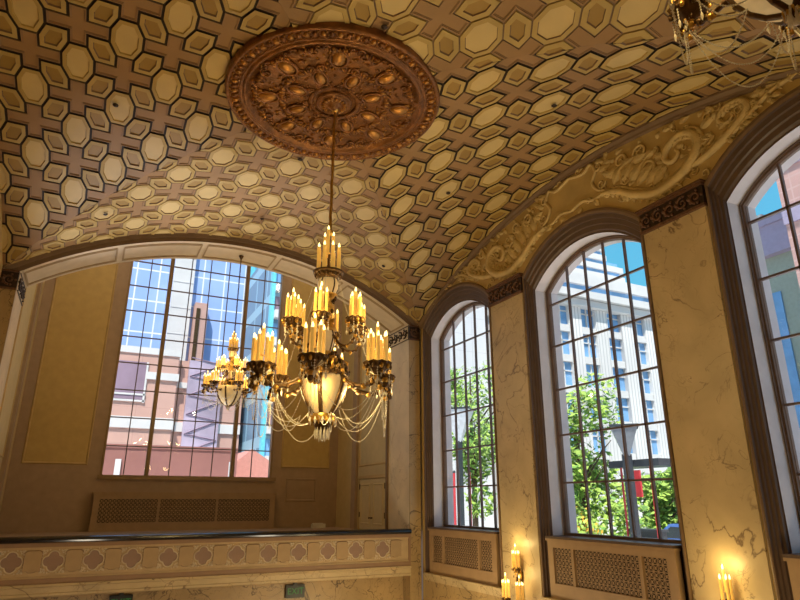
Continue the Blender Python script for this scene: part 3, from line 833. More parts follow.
# ------------------------------------------------------------------ ceiling medallion
def make_medallion():
    r_ = empty('ceiling_medallion', (XM, YM-.04, 4.80)); tag(r_, 'huge round carved copper and gilt ceiling medallion above the big chandelier', 'medallion')
    RM = 1.335
    s = MB([M_COPPER, M_BRONZE])
    prof = [(0, -.01), (.20, -.012), (.50, -.015), (.9, -.012), (1.06, -.01), (1.075, -.05), (1.10, -.065), (1.125, -.05), (1.13, -.03), (1.15, -.05), (1.165, -.05), (1.17, -.035)]
    s.lathe(prof[::-1], 96, (0, 0, 0), 0)
    s.build('carved_field', r_)
    s = MB([M_COPPER, M_COPPER2])
    s.lathe([(RM, .06), (RM, -.03), (RM-.012, -.055), (RM-.035, -.06), (RM-.05, -.045), (1.17, -.04)], 96, (0, 0, 0), 0)
    for k in range(84):      # running ornament on the rim
        a = 2*PI*k/84
        M_ = Matrix.Rotation(a, 3, 'Z')
        s.ball((1.228*math.cos(a), 1.228*math.sin(a), -.045), (.045, .036, .028), 6, 4, 1 if k % 2 else 0, M_)
        s.ball((1.185*math.cos(a+.03), 1.185*math.sin(a+.03), -.045), .016, 5, 3, 0)
        s.ball((1.272*math.cos(a+.03), 1.272*math.sin(a+.03), -.052), .016, 5, 3, 1)
    s.build('rim', r_)
    s = MB([M_COPPER2, M_COPPER, M_BRONZE])
    s.lathe([(.225, -.012), (.22, -.04), (.20, -.05), (.18, -.035), (.165, -.035), (.15, -.06), (.12, -.075), (.09, -.06), (.075, -.08), (.05, -.10), (.02, -.13), (0.001, -.135)], 40, (0, 0, 0), 1)
    for k in range(18):
        a = 2*PI*k/18; s.ball((.135*math.cos(a), .135*math.sin(a), -.068), (.03, .014, .02), 6, 4, 0, Matrix.Rotation(a, 3, 'Z'))
    s.build('hub_rosette', r_)
    # bosses: eight inner and eight outer ovals
    def boss(r, a, ln, wd):
        m = MB([M_COPPER2, M_COPPER]); M_ = Matrix.Rotation(a, 3, 'Z')
        c = Vector((r*math.cos(a), r*math.sin(a), -.022))
        m.ball(c, (ln, wd, .055), 14, 8, 0, M_)
        ring = [c + M_ @ Vector((ln*1.22*math.cos(t*PI/12), wd*1.3*math.sin(t*PI/12), -.008)) for t in range(24)]
        m.tube(ring, .018, 5, 1, loop=True)
        m.build('oval_boss', r_)
    for k in range(8):
        boss(.50, 2*PI*k/8+.1, .105, .062); boss(.83, 2*PI*(k+.5)/8+.1, .115, .078)
    s = MB([M_COPPER, M_COPPER2])
    def T(p, rad, mi=0): s.tube([(a, b, -.022) for a, b, *_ in p], [rad*q[2] for q in p], 5, mi, flat=(0, 0, 1))
    def sc(r, a, r0, turns, a0, sg, rad, mi=0):
        T(scroll(r*math.cos(a), r*math.sin(a), r0, turns, a+a0, sg, 16), rad, mi)
    rnd = random.Random(5)
    for k in range(16):
        a = 2*PI*k/16+.1
        for sg in (1, -1):
            sc(.67, a+sg*.10, .062, 1.4, PI, sg, .022, 0)
            sc(.93, a+sg*.085, .060, 1.4, 0, -sg, .022, 1 if k % 2 else 0)
            sc(1.00, a+sg*.15, .040, 1.2, PI/2, sg, .017)
            sc(.36, a+sg*.12, .038, 1.2, 0, sg, .015)
        for q in range(7):   # palmette leaves
            an = a + (q-3)*.034; M_ = Matrix.Rotation(a+(q-3)*.28, 3, 'Z')
            s.ball((.975*math.cos(an), .975*math.sin(an), -.03), (.045, .012, .026), 6, 4, q % 2, M_)
            M2 = Matrix.Rotation(a+(q-3)*.3+.2, 3, 'Z'); an2 = a + PI/16 + (q-3)*.05
            s.ball((.66*math.cos(an2), .66*math.sin(an2), -.028), (.05, .013, .024), 6, 4, q % 2, M2)
            an3 = a+(q-3)*.05; s.ball((.30*math.cos(an3), .30*math.sin(an3), -.026), (.04, .010, .02), 6, 4, 0, Matrix.Rotation(an3, 3, 'Z'))
    for k in range(420):
        r = math.sqrt(rnd.uniform(.26**2, 1.04**2)); a = rnd.uniform(0, 2*PI); q = rnd.uniform(.010, .024)
        s.ball((r*math.cos(a), r*math.sin(a), -.016), (q*1.6, q*.8, q), 5, 3, rnd.randint(0, 1), Matrix.Rotation(rnd.uniform(0, PI), 3, 'Z'))
    s.build('acanthus_scrolls', r_)
make_medallion()

# ------------------------------------------------------------------ chandeliers
def candle_mesh(h, r, nm):
    s = MB([M_WAX, M_BULB])
    s.lathe([(r*1.5, 0), (r*1.5, .008), (r, .014), (r, h*.96), (r*1.06, h*.97), (r*.75, h), (.001, h)], 8, (0, 0, 0), 0)
    s.lathe([(r*.45, h), (r*.7, h+.016), (r*.6, h+.03), (r*.25, h+.052), (.001, h+.058)], 7, (0, 0, 0), 1)
    return s.mesh(nm)
def tray_mesh(r, nm):
    s = MB([M_BRONZE, M_GOLD, M_CRYS]); n = 20
    rows = []
    for (q, z, j) in ((.15, -.09, 0), (.4, -.07, 0), (.75, -.035, .1), (1.0, .0, .25), (1.1, .035, .45), (.85, .01, .1), (.2, .0, 0)):
        rows.append([(r*q*(1+(.16*j if k % 2 else -.16*j))*math.cos(2*PI*k/n), r*q*(1+(.16*j if k % 2 else -.16*j))*math.sin(2*PI*k/n), z*r/.13+(-.02*j if k % 2 else .02*j)) for k in range(n)])
    s.grid(rows, 0, False, True)
    for k in range(10):
        a = 2*PI*k/10; s.ball((r*.98*math.cos(a), r*.98*math.sin(a), -.012), (.024, .02, .03), 5, 4, 1 if k % 3 == 0 else 0)
    s.ball((0, 0, -.10*r/.13), .028, 6, 4, 1)
    rnd = random.Random(4)
    for k in range(26):
        a = rnd.uniform(0, 2*PI); z = rnd.uniform(-.19, -.04); q = r*rnd.uniform(.2, .85)
        if k % 3: s.ball((q*math.cos(a), q*math.sin(a), z*r/.13), (.017, .014, .022), 5, 4, k % 2)
        else: s.octa((q*math.cos(a), q*math.sin(a), z*r/.13), .012, .026, 2)
    return s.mesh(nm)
def pend_mesh(nm, n=3, ln=.05):
    s = MB([M_CRYS])
    z = 0
    for k in range(n): s.octa((0, 0, z-.012), .009, .013); z -= .026
    s.octa((0, 0, z-ln*.5), .015, ln*.6)
    return s.mesh(nm)
def chain_mesh(p0, p1, sag, nb, nm, rb_=.0065):
    s = MB([M_CRYS]); p0, p1 = Vector(p0), Vector(p1); ps = []
    for k in range(nb+1):
        t = k/nb; p = p0.lerp(p1, t); p.z -= sag*4*t*(1-t); s.octa(p, rb_, rb_); ps.append(p)
    s.tube(ps, rb_*.3, 4)
    return s.mesh(nm)
CM = dict(c1=candle_mesh(.29, .0205, 'candle'), c2=candle_mesh(.25, .018, 'candle'), c3=candle_mesh(.30, .020, 'candle'), t1=tray_mesh(.135, 'drip_tray'), t2=tray_mesh(.095, 'drip_tray'), pd=pend_mesh('pendant'), pl=pend_mesh('pendant', 4, .075))
def make_chandelier(label, group, loc, rodtop, s_=1.0, rodmat=None, full=True, a0=0.0, bk=1.0, cb=.0065):
    """origin at the tip of the lowest crystal; heights in the big chandelier's metres"""
    r_ = empty('chandelier', loc); r_.scale = (s_, s_, s_); tag(r_, label, 'chandelier', group)
    zt = rodtop/s_
    rod = MB([rodmat or M_GOLD])
    z0 = 2.36; n = int((zt-z0)/.05)
    rows = []
    for k in range(n+1):
        z = z0+(zt-z0)*k/n; tw = k*.8
        rows.append([((.016+.006*math.cos(3*(2*PI*j/9)+tw))*math.cos(2*PI*j/9), (.016+.006*math.cos(3*(2*PI*j/9)+tw))*math.sin(2*PI*j/9), z) for j in range(9)])
    rod.grid(rows, 0, True, True)
    rod.lathe([(.001, zt-.13), (.03, zt-.12), (.05, zt-.07), (.075, zt-.03), (.08, zt)], 14); rod.ball((0, 0, 2.40), (.035, .035, .05), 8, 6)
    rod.build('suspension_rod', r_)
    core = MB([M_BRONZE, M_GOLD]); core.tube([(0, 0, .06), (0, 0, 2.38)], .012, 6)
    if bk == 1: core.lathe([(.02, .10), (.07, .12), (.085, .15), (.085, .17), (.12, .20), (.135, .235), (.125, .26), (.08, .27)], 20, (0, 0, 0), 0)
    core.lathe([(.10, .685), (.26, .68), (.27, .70), (.24, .73), (.17, .75), (.11, .79), (.08, .84), (.12, .88), (.10, .91)], 24, (0, 0, 0), 0)
    core.lathe([(.09, 1.19), (.12, 1.20), (.11, 1.24), (.08, 1.28), (.055, 1.40), (.08, 1.48), (.05, 1.55), (.09, 1.60), (.12, 1.62)], 18, (0, 0, 0), 1)
    core.lathe([(.09, 1.80), (.125, 1.82), (.15, 1.86), (.13, 1.875), (.001, 1.87)], 18, (0, 0, 0), 0)
    for k in range(18):
        a = 2*PI*k/18; core.ball((.25*math.cos(a), .25*math.sin(a), .71), (.032, .03, .045), 6, 4, k % 3 == 0)
        core.ball((.13*math.cos(a), .13*math.sin(a), .86), (.028, .025, .035), 5, 4, 1)
        core.ball((.145*math.cos(a), .145*math.sin(a), 1.86), (.016, .016, .035), 5, 4, 0)
    for k in range(12):
        a = 2*PI*k/12; core.tube([(.25*math.cos(a), .25*math.sin(a), .73), (.25*math.cos(a), .25*math.sin(a), .83), (.2*math.cos(a), .2*math.sin(a), .86), (.17*math.cos(a), .17*math.sin(a), .80)], [.018, .015, .013, .008], 5, k % 2)
    rnd = random.Random(21)
    for k in range(120):
        a = rnd.uniform(0, 2*PI); z = rnd.uniform(.70, .95); q = rnd.uniform(.06, .30)*(1-(z-.70)*2.2); core.ball((q*math.cos(a), q*math.sin(a), z), (rnd.uniform(.012, .03), rnd.uniform(.012, .03), rnd.uniform(.015, .035)), 5, 4, rnd.randint(0, 1))
    for k in range(60):
        a = rnd.uniform(0, 2*PI); z = rnd.uniform(1.20, 1.62); q = rnd.uniform(.05, .11); core.ball((q*math.cos(a), q*math.sin(a), z), (.018, .016, .03), 5, 4, rnd.randint(0, 1))
    core.build('gilt_body', r_)
    fr = MB([M_GOLD, M_CRYS]); bkk = .45 if bk > 1 else 1; bz = -.10 if bk > 1 else 0
    fr.lathe([(.13*bkk, .275+bz), (.14*bkk, .25+bz), (.13*bkk, .20+bz)], 20, (0, 0, 0), 0)
    for k in range(20):
        a = 2*PI*k/20; fr.octa((.135*bkk*math.cos(a), .135*bkk*math.sin(a), .205+bz), .02*bkk, .05, 0 if k % 2 else 1)
    fr.build('collar_fringe', r_)
    tip = MB([M_CRYS])
    for k in range(12 if bk == 1 else 0):
        a = 2*PI*k/12; tip.octa((.075*math.cos(a), .075*math.sin(a), .08), .016, .075)
    for k in range(6):
        a = 2*PI*k/6; tip.octa((.035*math.cos(a), .035*math.sin(a), .05), .016, .07)
    tip.ball((0, 0, .03), .028, 8, 6); tip.build('crystal_finial', r_)
    # alabaster bowl and its ribs
    bo = MB([M_BOWL]); N = 48
    rows = []
    prof = [(.095, .27), (.135, .33), (.18, .41), (.215, .49), (.24, .57), (.25, .64), (.235, .68), (.18, .69)]
    if bk > 1: prof = [(.05, .12), (.14, .16), (.22, .24), (.285, .35), (.33, .47), (.355, .58), (.36, .66), (.33, .70)]
    for (q, z) in prof:
        rows.append([(q*(1+.05*abs(math.sin(3*2*PI*j/N)))*math.cos(2*PI*j/N), q*(1+.05*abs(math.sin(3*2*PI*j/N)))*math.sin(2*PI*j/N), z) for j in range(N)])
    bo.grid(rows, 0, True, True); b_ = bo.build('glass_bowl', r_); b_['label'] = 'glowing cream alabaster bowl'
    for k in range(6):
        a = a0 + 2*PI*k/6 + PI/6
        rb2 = MB([M_BRONZE])
        rb2.tube([(q*1.03*math.cos(2*PI*k/6), q*1.03*math.sin(2*PI*k/6), z) for q, z in prof[:-1]], .027, 5)
        for (q, z) in prof[1:-1:2]: rb2.ball((q*1.06*math.cos(2*PI*k/6), q*1.06*math.sin(2*PI*k/6), z), .026, 5, 4)
        rb2.build('bowl_rib', r_)
    for (nm, pr, ribs) in (('middle_urn', [(.04, .92), (.06, .95), (.08, 1.02), (.10, 1.10), (.10, 1.16), (.085, 1.20)], 6), ('upper_urn', [(.05, 1.61), (.09, 1.64), (.115, 1.70), (.12, 1.76), (.10, 1.81)], 5)):
        u = MB([M_BOWL, M_BRONZE]); u.lathe(pr, 20, (0, 0, 0), 0)
        for k in range(ribs): u.tube([(q*1.03*math.cos(2*PI*k/ribs), q*1.03*math.sin(2*PI*k/ribs), z) for q, z in pr], .010, 4, 1)
        u.build(nm, r_)
    # arms of the three tiers
    def arm_mesh(pts, rad, nm):
        m = MB([M_BRONZE, M_GOLD]); n_ = len(pts); sm2 = []
        for i in range(n_-1):
            p0, p1, p2, p3 = pts[max(i-1, 0)], pts[i], pts[i+1], pts[min(i+2, n_-1)]
            for k in range(6):
                t = k/6; sm2.append(tuple(.5*((2*b)+(c-a)*t+(2*a-5*b+4*c-d)*t*t+(3*b-a-3*c+d)*t**3) for a, b, c, d in zip(p0, p1, p2, p3)))
        sm2.append(pts[-1])
        m.tube([(a, 0, b) for a, b in sm2], [rad*(1-.35*k/len(sm2)) for k in range(len(sm2))], 6)
        for k in range(3, len(sm2), 4): m.ball((sm2[k][0], 0, sm2[k][1]-.012), (rad*1.5, rad*1.3, rad*1.3), 5, 4, k % 8 == 3)
        return m.mesh(nm)
    am1 = arm_mesh([(.22, .74), (.38, .63), (.56, .60), (.68, .66), (.78, .67), (.80, .60), (.74, .57)], .026, 'lower_arm')
    am2 = arm_mesh([(.10, 1.24), (.20, 1.12), (.32, 1.10), (.40, 1.18), (.40, 1.29)], .017, 'upper_arm')
    for k in range(6):
        a = a0 + 2*PI*k/6
        am = inst('lower_arm', am1, r_, (0, 0, -.06), (0, 0, a))
        inst('drip_tray', CM['t1'], am, (.70, 0, .78))
        nc = 7
        for q in range(nc):
            t = 2*PI*q/nc; inst('candle', CM['c1'], am, (.70+.095*math.cos(t), .095*math.sin(t), .79+(.03 if q % 2 else 0)))
        inst('candle', CM['c3'], am, (.70, 0, .90))
        for q in range(5 if full else 3):
            t = 2*PI*q/5+.3; inst('pendant', CM['pl'], am, (.70+.13*math.cos(t), .13*math.sin(t), .755))
        am = inst('upper_arm', am2, r_, (0, 0, -.10), (0, 0, a))
        inst('drip_tray', CM['t2'], am, (.40, 0, 1.36))
        for q in range(4):
            t = 2*PI*q/4; inst('candle', CM['c2'], am, (.40+.06*math.cos(t), .06*math.sin(t), 1.37))
        inst('candle', CM['c2'], am, (.40, 0, 1.44))
        for q in range(4 if full else 2):
            t = 2*PI*q/4+.5; inst('pendant', CM['pd'], am, (.40+.09*math.cos(t), .09*math.sin(t), 1.33))
    cr = MB([M_BRONZE, M_GOLD]); cr.lathe([(.10, 1.86), (.17, 1.87), (.18, 1.90), (.15, 1.905), (.001, 1.90)], 20); cr.build('crown_tray', r_)
    cro = [o for o in r_.children if o.name.startswith('crown_tray')][-1]
    for q in range(8):
        t = 2*PI*q/8; inst('candle', CM['c1'], cro, (.125*math.cos(t), .125*math.sin(t), 1.90))
    for q in range(5):
        t = 2*PI*q/5+.3; inst('candle', CM['c3'], cro, (.055*math.cos(t), .055*math.sin(t), 2.04+(.07 if q % 2 else 0)))
    # bead swags
    def pol(r, k, z, f=0): a = a0 + 2*PI*(k+f)/6; return (r*math.cos(a), r*math.sin(a), z)
    for k in range(6):
        inst('bead_chain', chain_mesh(pol(.76, k, .66), pol(.76, k+1, .66), .42, 44, 'bead_chain', cb), r_)
        inst('bead_chain', chain_mesh(pol(.76, k, .64), pol(.24, k, .26, .5), .30, 40, 'bead_chain', cb), r_)
        inst('bead_chain', chain_mesh(pol(.76, k+1, .64), pol(.24, k, .26, .5), .22, 40, 'bead_chain', cb), r_)
        if full or cb > .008:
            inst('bead_chain', chain_mesh(pol(.78, k, .72), pol(.72, k, .72, .06), .55, 44, 'bead_chain', cb), r_)
            inst('bead_chain', chain_mesh(pol(.76, k, .66), pol(.76, k+1, .66), .62, 54, 'bead_chain', cb), r_)
            inst('bead_chain', chain_mesh(pol(.42, k, 1.20), pol(.70, k, .74), .14, 26, 'bead_chain', cb*.85), r_)
            inst('bead_chain', chain_mesh(pol(.15, k, 1.80), pol(.40, k, 1.24), .12, 24, 'bead_chain', cb*.85), r_)
    return r_
view_a = math.atan2(YM, XM)
ZM = .60
big = make_chandelier('big gilt three-tier candle chandelier hanging from the carved copper medallion', None, (XM+.02, YM-.02, ZM), 4.78-ZM, 1.0, M_GOLD, True, view_a+PI-.17)
small = make_chandelier('small candle chandelier hanging in front of the tall alcove window', 'small chandeliers under the arches', (XM+.04, 11.62, 1.60), 4.685-1.60, .615, M_BRONZE, False, view_a+.5, 1.45, .0095)
near = copy_tree(small); near.location = (XM+.085, 1.03, 1.765); near['label'] = 'nearest chandelier at the top right corner, only its bowl and bead swags showing'
near.rotation_euler = (0, 0, .85)

# ------------------------------------------------------------------ wall sconces
def make_sconce(y, label):
    r_ = empty('wall_sconce', (X, y, -1.1)); tag(r_, label, 'sconce', 'three-armed candle sconces on the pilasters')
    p = MB([M_BRONZE, M_GOLD])
    p.box(-.03, -.002, -.05, .05, -.55, .10); p.ball((-.032, 0, -.5), (.028, .07, .10), 8, 6, 1); p.ball((-.032, 0, .05), (.028, .06, .08), 8, 6, 1); p.tube([(-.03, 0, -.5), (-.06, 0, -.2), (-.07, 0, .08)], .022, 6)
    p.build('backplate', r_)
    def cl(nm, base, top, sx):
        a = MB([M_BRONZE]); a.tube([base, ((base[0]+top[0])/2-.02, (base[1]*.3+top[1]*.7), min(base[2], top[2])-.07), (top[0], top[1], top[2]-.05)], .014, 6)
        ao = a.build(nm, r_)
        inst('drip_tray', CM['t2'], ao, top, (0, 0, 0), (.62, .62, .8))
        for q in range(5): t = 2*PI*q/5+.3; inst('candle', CM['c2'], ao, (top[0]+.05*math.cos(t), top[1]+.05*math.sin(t), top[2]+.01), (0, 0, 0), (.75, .75, .80))
        inst('candle', CM['c2'], ao, (top[0], top[1], top[2]+.09), (0, 0, 0), (.75, .75, .85))
    cl('candle_arm', (-.06, 0, .0), (-.085, 0, .14), 0)
    cl('candle_arm', (-.05, .0, -.35), (-.17, .17, -.27), 1)
    cl('candle_arm', (-.05, .0, -.35), (-.17, -.17, -.27), -1)
    return r_
s1 = make_sconce(8.02, 'lit candle sconce on the marble pilaster between the first two arched windows')
s2 = copy_tree(s1); s2.location = (X, 4.55, -1.1); s2['label'] = 'lit candle sconce at lower right, cut by the bottom of the photo'

# sprinkler heads
sp = MB([M_FRIEZE_D]); sp.lathe([(.001, -.022), (.016, -.02), (.02, -.012), (.034, -.008), (.036, 0)], 12); spm = sp.mesh('sprinkler_head')
SPOT = [(-.314, 7.448, 'sprinkler in a cream octagon of the dark left ceiling web'), (-.310, 9.93, 'sprinkler in a pale octagon low at the left end of the balcony web'), (2.193, 4.788, 'sprinkler just beyond the upper right rim of the copper medallion'), (2.202, 7.759, 'sprinkler just below the medallion rim, beside the chandelier rod'), (4.622, 7.551, 'sprinkler in a long octagon between the medallion and the middle window'), (4.629, 10.0, 'sprinkler low by the groin, right of the top of the big chandelier'), (4.638, 4.965, 'sprinkler in the right ceiling web near the top of the photo'), (2.199, 10.0, 'sprinkler above the middle of the balcony arch')]
for (a, b, lab) in SPOT:
    za_, zb_ = zA(b), zB(a)
    nrm = Vector((0, (b-YM)/RA, math.sqrt(1-((b-YM)/RA)**2))) if za_ > zb_ else Vector(((a-XM)/RB, 0, math.sqrt(1-((a-XM)/RB)**2)))
    o = bpy.data.objects.new('sprinkler_head', spm); COL.objects.link(o); o.location = Vector((a, b, max(za_, zb_))) - nrm*.040
    o.rotation_euler = nrm.to_track_quat('Z', 'Y').to_euler(); tag(o, lab, 'sprinkler', 'sprinkler heads in the ceiling')

# ------------------------------------------------------------------ the city outside
GZ = -2.2
M_PINK = grid_mat('pink_stone_blocks', 'y', (2.4, 1.2), (.55, .33, .27), (.50, .29, .24), .02, .03, .7)
M_PINKD = mat('shaded_red_stone', (.30, .13, .11), .8, var=.1, scale=.5)  # red stone with the shade on the low wall put into its colour
M_WSTONE = mat('white_stone', (.66, .645, .63), .7, var=.05, scale=.6)
M_BGLASS = grid_mat('blue_reflective_glass', 'y', (2.05, 3.1), (.30, .44, .78), (.80, .82, .90), .06, .045, .4, (0.4, .6), (.36, .50, .84))
M_PGLASS = mat('violet_window_glass', (.30, .21, .27), .3, var=.2, scale=.5)
M_TEAL = mat('cyan_cladding', (.16, .62, .78), .4, var=.08)
M_TGLASS = grid_mat('slate_tower_glass', 'x', (3.2, 3.3), (.13, .24, .36), (.30, .50, .62), .10, .22, .4)
M_WIN = mat('blue_window_glass', (.20, .40, .68), .25, var=.25, scale=.7)
M_FLUTE = grid_mat('fluted_white_stone', 'y', (.28, 50), (.68, .66, .64), (.50, .49, .49), .25, .0, .7)
M_ASPH = mat('pale_concrete_pavement', (.82, .79, .76), .9, var=.1, scale=.8)  # ground whitened to bounce sunlight up into the vault
M_DARKM = mat('dark_street_metal', (.04, .05, .06), .4)
M_RED = mat('red_street_paint', (.55, .05, .06), .5)
M_BRICK = grid_mat('pink_brick', 'x', (.6, .5), (.56, .33, .29), (.62, .40, .36), .10, .14, .8)
M_MAUVE = mat('mauve_parapet_paint', (.40, .34, .46), .7, var=.05)
M_GREENG = mat('grey_green_cladding', (.36, .40, .33), .7, var=.06)
M_LEAF = mat('yellow_green_leaf', (.34, .50, .09), .6, var=.45, scale=2.2)  # yellow-green leaf tone, mixed at random with the deep green
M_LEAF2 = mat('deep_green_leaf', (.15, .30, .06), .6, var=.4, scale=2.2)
M_BARK = mat('tree_bark', (.10, .07, .045), .9, var=.3)
g = MB(M_ASPH); g.box(X+.8, 90, -40, 90, GZ-.2, GZ); g.box(-60, X+.8, YW+.6, 90, GZ-.2, GZ)
struct(g.build('ground'), 'street and pavement outside', 'ground')

# pink stone podium with a blue glass tower over it
b = empty('office_building', (5, 47, GZ)); tag(b, 'pink stone office block with white bands outside the alcove window', 'building'); L = -Vector(b.location)
s = MB([M_PINK, M_WSTONE, M_PINKD])
s.box(-9, 4.85, 45, 52, GZ, 10.1, 0); s.box(4.85, 9.6, 45.6, 52, GZ, 9.6, 0)
s.box(-9, 4.9, 44.9, 45.1, 9.7, 10.15, 1)
s.build('wall', b).location = L
for (z0, z1, x0, x1) in ((7.95, 8.45, 2.8, 5.0), (4.6, 5.35, -9, 4.9), (4.55, 5.2, 4.9, 9.6), (7.6, 8.0, 4.9, 9)):
    s = MB(M_WSTONE); s.box(x0, x1, 44.85 if x1 < 6 else 45.45, 45.7, z0, z1); s.build('stone_band', b).location = L
s = MB([M_PGLASS, M_WSTONE]); s.box(-.35, 2.85, 44.93, 45.1, 6.5, 9.1, 0)
for xx in (.55, 2.8): s.box(xx-.06, xx+.06, 44.88, 45.0, 6.3, 9.1, 1)
for zz in (6.42, 6.85): s.box(-.4, 2.9, 44.88, 45.0, zz-.06, zz+.06, 1)
s.build('window', b).location = L
s = MB([mat('mauve_shade_lines', (.30, .22, .30), .5), mat('pale_violet_shade_panel', (.44, .36, .46), .4, var=.3, scale=.4)])       # added panel and zigzag lines imitating a pattern of shade and reflections
s.box(5.6, 8.0, 45.2, 45.7, GZ, 9.6, 1)
for k in range(8):
    z = -1 + k*1.35; s.tube([(5.7, 45.15, z), (7.9, 45.15, z+1.0)], .05, 4, 0); s.tube([(5.7, 45.15, z+1.35), (7.9, 45.15, z+1.0)], .04, 4, 0)
s.build('shade_screen', b).location = L
b = empty('glass_tower', (6, 62, GZ)); tag(b, 'blue glass tower with white grid rising behind the pink block', 'building'); L = -Vector(b.location)
s = MB([M_BGLASS]); s.box(-12, 12.2, 60, 70, GZ, 34); s.build('wall', b).location = L
s = MB([M_WSTONE]); s.box(5.0, 6.9, 59.4, 60.2, GZ, 34)
for k in range(12): s.box(4.98, 6.92, 59.36, 59.5, 2+k*2.6, 2.06+k*2.6)
s.build('stone_pier', b).location = L
s = MB([M_PINK, M_BRONZE]); s.box(7.2, 8.4, 58.8, 60, GZ, 18.2, 0); s.box(7.35, 7.7, 58.7, 58.8, 11, 17.6, 1); s.build('pink_turret', b).location = L
s = MB([M_TEAL]); s.box(12.2, 13.0, 60.5, 69, GZ, 36); s.build('cyan_edge', b).location = L

b = empty('balcony_tower', (12, 42, GZ)); tag(b, 'slate glass tower with white balcony bands at the right of the alcove window', 'building'); L = -Vector(b.location)
s = MB([M_TGLASS, M_TEAL, M_WIN]); s.box(9.95, 18, 40, 49, GZ, 17.6, 0); s.box(9.8, 10.05, 39.7, 40.2, GZ, 18.0, 1)
s.build('wall', b).location = L
for k in range(9):
    s = MB([M_PGLASS if k % 2 else M_WIN]); s.box(10.1, 18, 39.93, 40.1, -1.2+k*1.95, -.1+k*1.95); s.build('window', b).location = L
    s = MB([M_WSTONE]); s.box(10.05, 18, 39.4, 40.1, -1.75+k*1.95, -1.2+k*1.95)
    for q in range(7): s.box(10.6+q*1.0, 10.66+q*1.0, 39.9, 39.98, -1.2+k*1.95, -.1+k*1.95)
    s.build('balcony_band', b).location = L

b = empty('low_building', (3, 29, GZ)); tag(b, 'low shade-darkened red wall of a nearby building at the foot of the alcove window', 'building'); L = -Vector(b.location)
s = MB([M_PINKD, M_WSTONE]); s.box(-6, 5.9, 28, 34, GZ, 2.15, 0); s.box(-6, 5.9, 27.95, 28.1, 2.05, 2.2, 0)
s.box(1.0, 1.22, 27.9, 28.0, .2, 1.6, 1); s.box(5.55, 5.75, 27.9, 28.0, .2, 1.6, 1); s.build('wall', b).location = L
s = MB([mat('salmon_gable_paint', (.62, .27, .22), .8, var=.06)])
for yy in (30.0, 36.0): s.poly([(5.9, yy, GZ), (9.4, yy, GZ), (9.4, yy, .9), (7.0, yy, 2.35), (5.9, yy, 1.4)])
s.poly([(7.0, 30, 2.35), (7.0, 36, 2.35), (9.4, 36, .9), (9.4, 30, .9)]); s.poly([(7.0, 30, 2.35), (5.9, 30, 1.4), (5.9, 36, 1.4), (7.0, 36, 2.35)]); s.poly([(9.4, 30, GZ), (9.4, 36, GZ), (9.4, 36, .9), (9.4, 30, .9)])
s.build('gable', b).location = L

# trees
def tree(label, loc, h, r, seed, lm, n=4200, zc=.56, lf=.36):
    r_ = empty('street_tree', loc); tag(r_, label, 'tree', 'street trees outside'); rnd = random.Random(seed)
    t = MB(M_BARK); t.tube([(0, 0, 0), (.03, .02, h*.35), (-.04, .03, h*.65), (0, 0, h*.9)], [.16, .13, .08, .02], 7)
    for k in range(7):
        a = rnd.uniform(0, 2*PI); z = h*rnd.uniform(.3, .6); t.tube([(0, 0, z), (r*.35*math.cos(a), r*.35*math.sin(a), z+h*.12), (r*.7*math.cos(a), r*.7*math.sin(a), z+h*.22)], [.06, .04, .015], 5)
    t.build('trunk', r_)
    f = MB([lm, M_LEAF2])
    cl = [(Vector((r*.75*rnd.uniform(-1, 1), r*.75*rnd.uniform(-1, 1), h*(zc+.36*rnd.uniform(-1, 1)))), r*rnd.uniform(.3, .5)) for _ in range(16)] + [(Vector((0, 0, h*zc)), r*.6)]
    for k in range(n):
        c, cr = rnd.choice(cl); d = Vector((rnd.gauss(0, 1), rnd.gauss(0, 1), rnd.gauss(0, 1))).normalized()
        p = c + d*cr*rnd.uniform(.55, 1.05)
        if p.z < h*.12: continue
        u = Vector((rnd.gauss(0, 1), rnd.gauss(0, 1), rnd.gauss(0, 1))).normalized(); w = u.orthogonal().normalized(); q = lf*rnd.uniform(.5, 1)
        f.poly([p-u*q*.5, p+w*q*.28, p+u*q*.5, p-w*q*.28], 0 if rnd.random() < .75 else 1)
    f.build('foliage', r_)
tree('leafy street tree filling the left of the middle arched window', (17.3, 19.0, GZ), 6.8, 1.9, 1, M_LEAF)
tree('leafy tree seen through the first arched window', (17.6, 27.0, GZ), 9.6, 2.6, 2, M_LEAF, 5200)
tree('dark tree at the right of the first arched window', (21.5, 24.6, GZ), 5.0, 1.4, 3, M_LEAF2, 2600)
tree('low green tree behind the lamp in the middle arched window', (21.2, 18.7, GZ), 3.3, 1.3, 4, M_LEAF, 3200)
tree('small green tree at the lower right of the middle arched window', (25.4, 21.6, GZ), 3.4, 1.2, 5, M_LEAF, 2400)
tree('small tree peeping up at the lower right of the alcove window', (10.3, 38.3, GZ), 4.9, .7, 6, M_LEAF, 500)
# flowering shrub at the kerb
r_ = empty('flowering_shrub', (13.6, 14.9, GZ)); tag(r_, 'small shrub with yellow flowers at the lower left of the middle arched window', 'shrub'); rnd = random.Random(9)
f = MB([M_LEAF, M_LEAF2]); fl_ = MB([mat('yellow_orange_petals', (.75, .42, .05), .6)])
for k in range(500):
    d = Vector((rnd.gauss(0, 1), rnd.gauss(0, 1), rnd.gauss(0, 1))).normalized(); p = Vector((0, 0, 1.2))+Vector((d.x*.7, d.y*.7, d.z*.9))*rnd.uniform(.5, 1)
    u = d.orthogonal().normalized(); w = d.cross(u); q = .15
    (f if k % 5 else fl_).poly([p-u*q*.5, p+w*q*.3, p+u*q*.5, p-w*q*.3], 0)
f.box(-.04, .04, -.04, .04, 0, .9, 1); f.build('foliage', r_); fl_.build('flowers', r_)

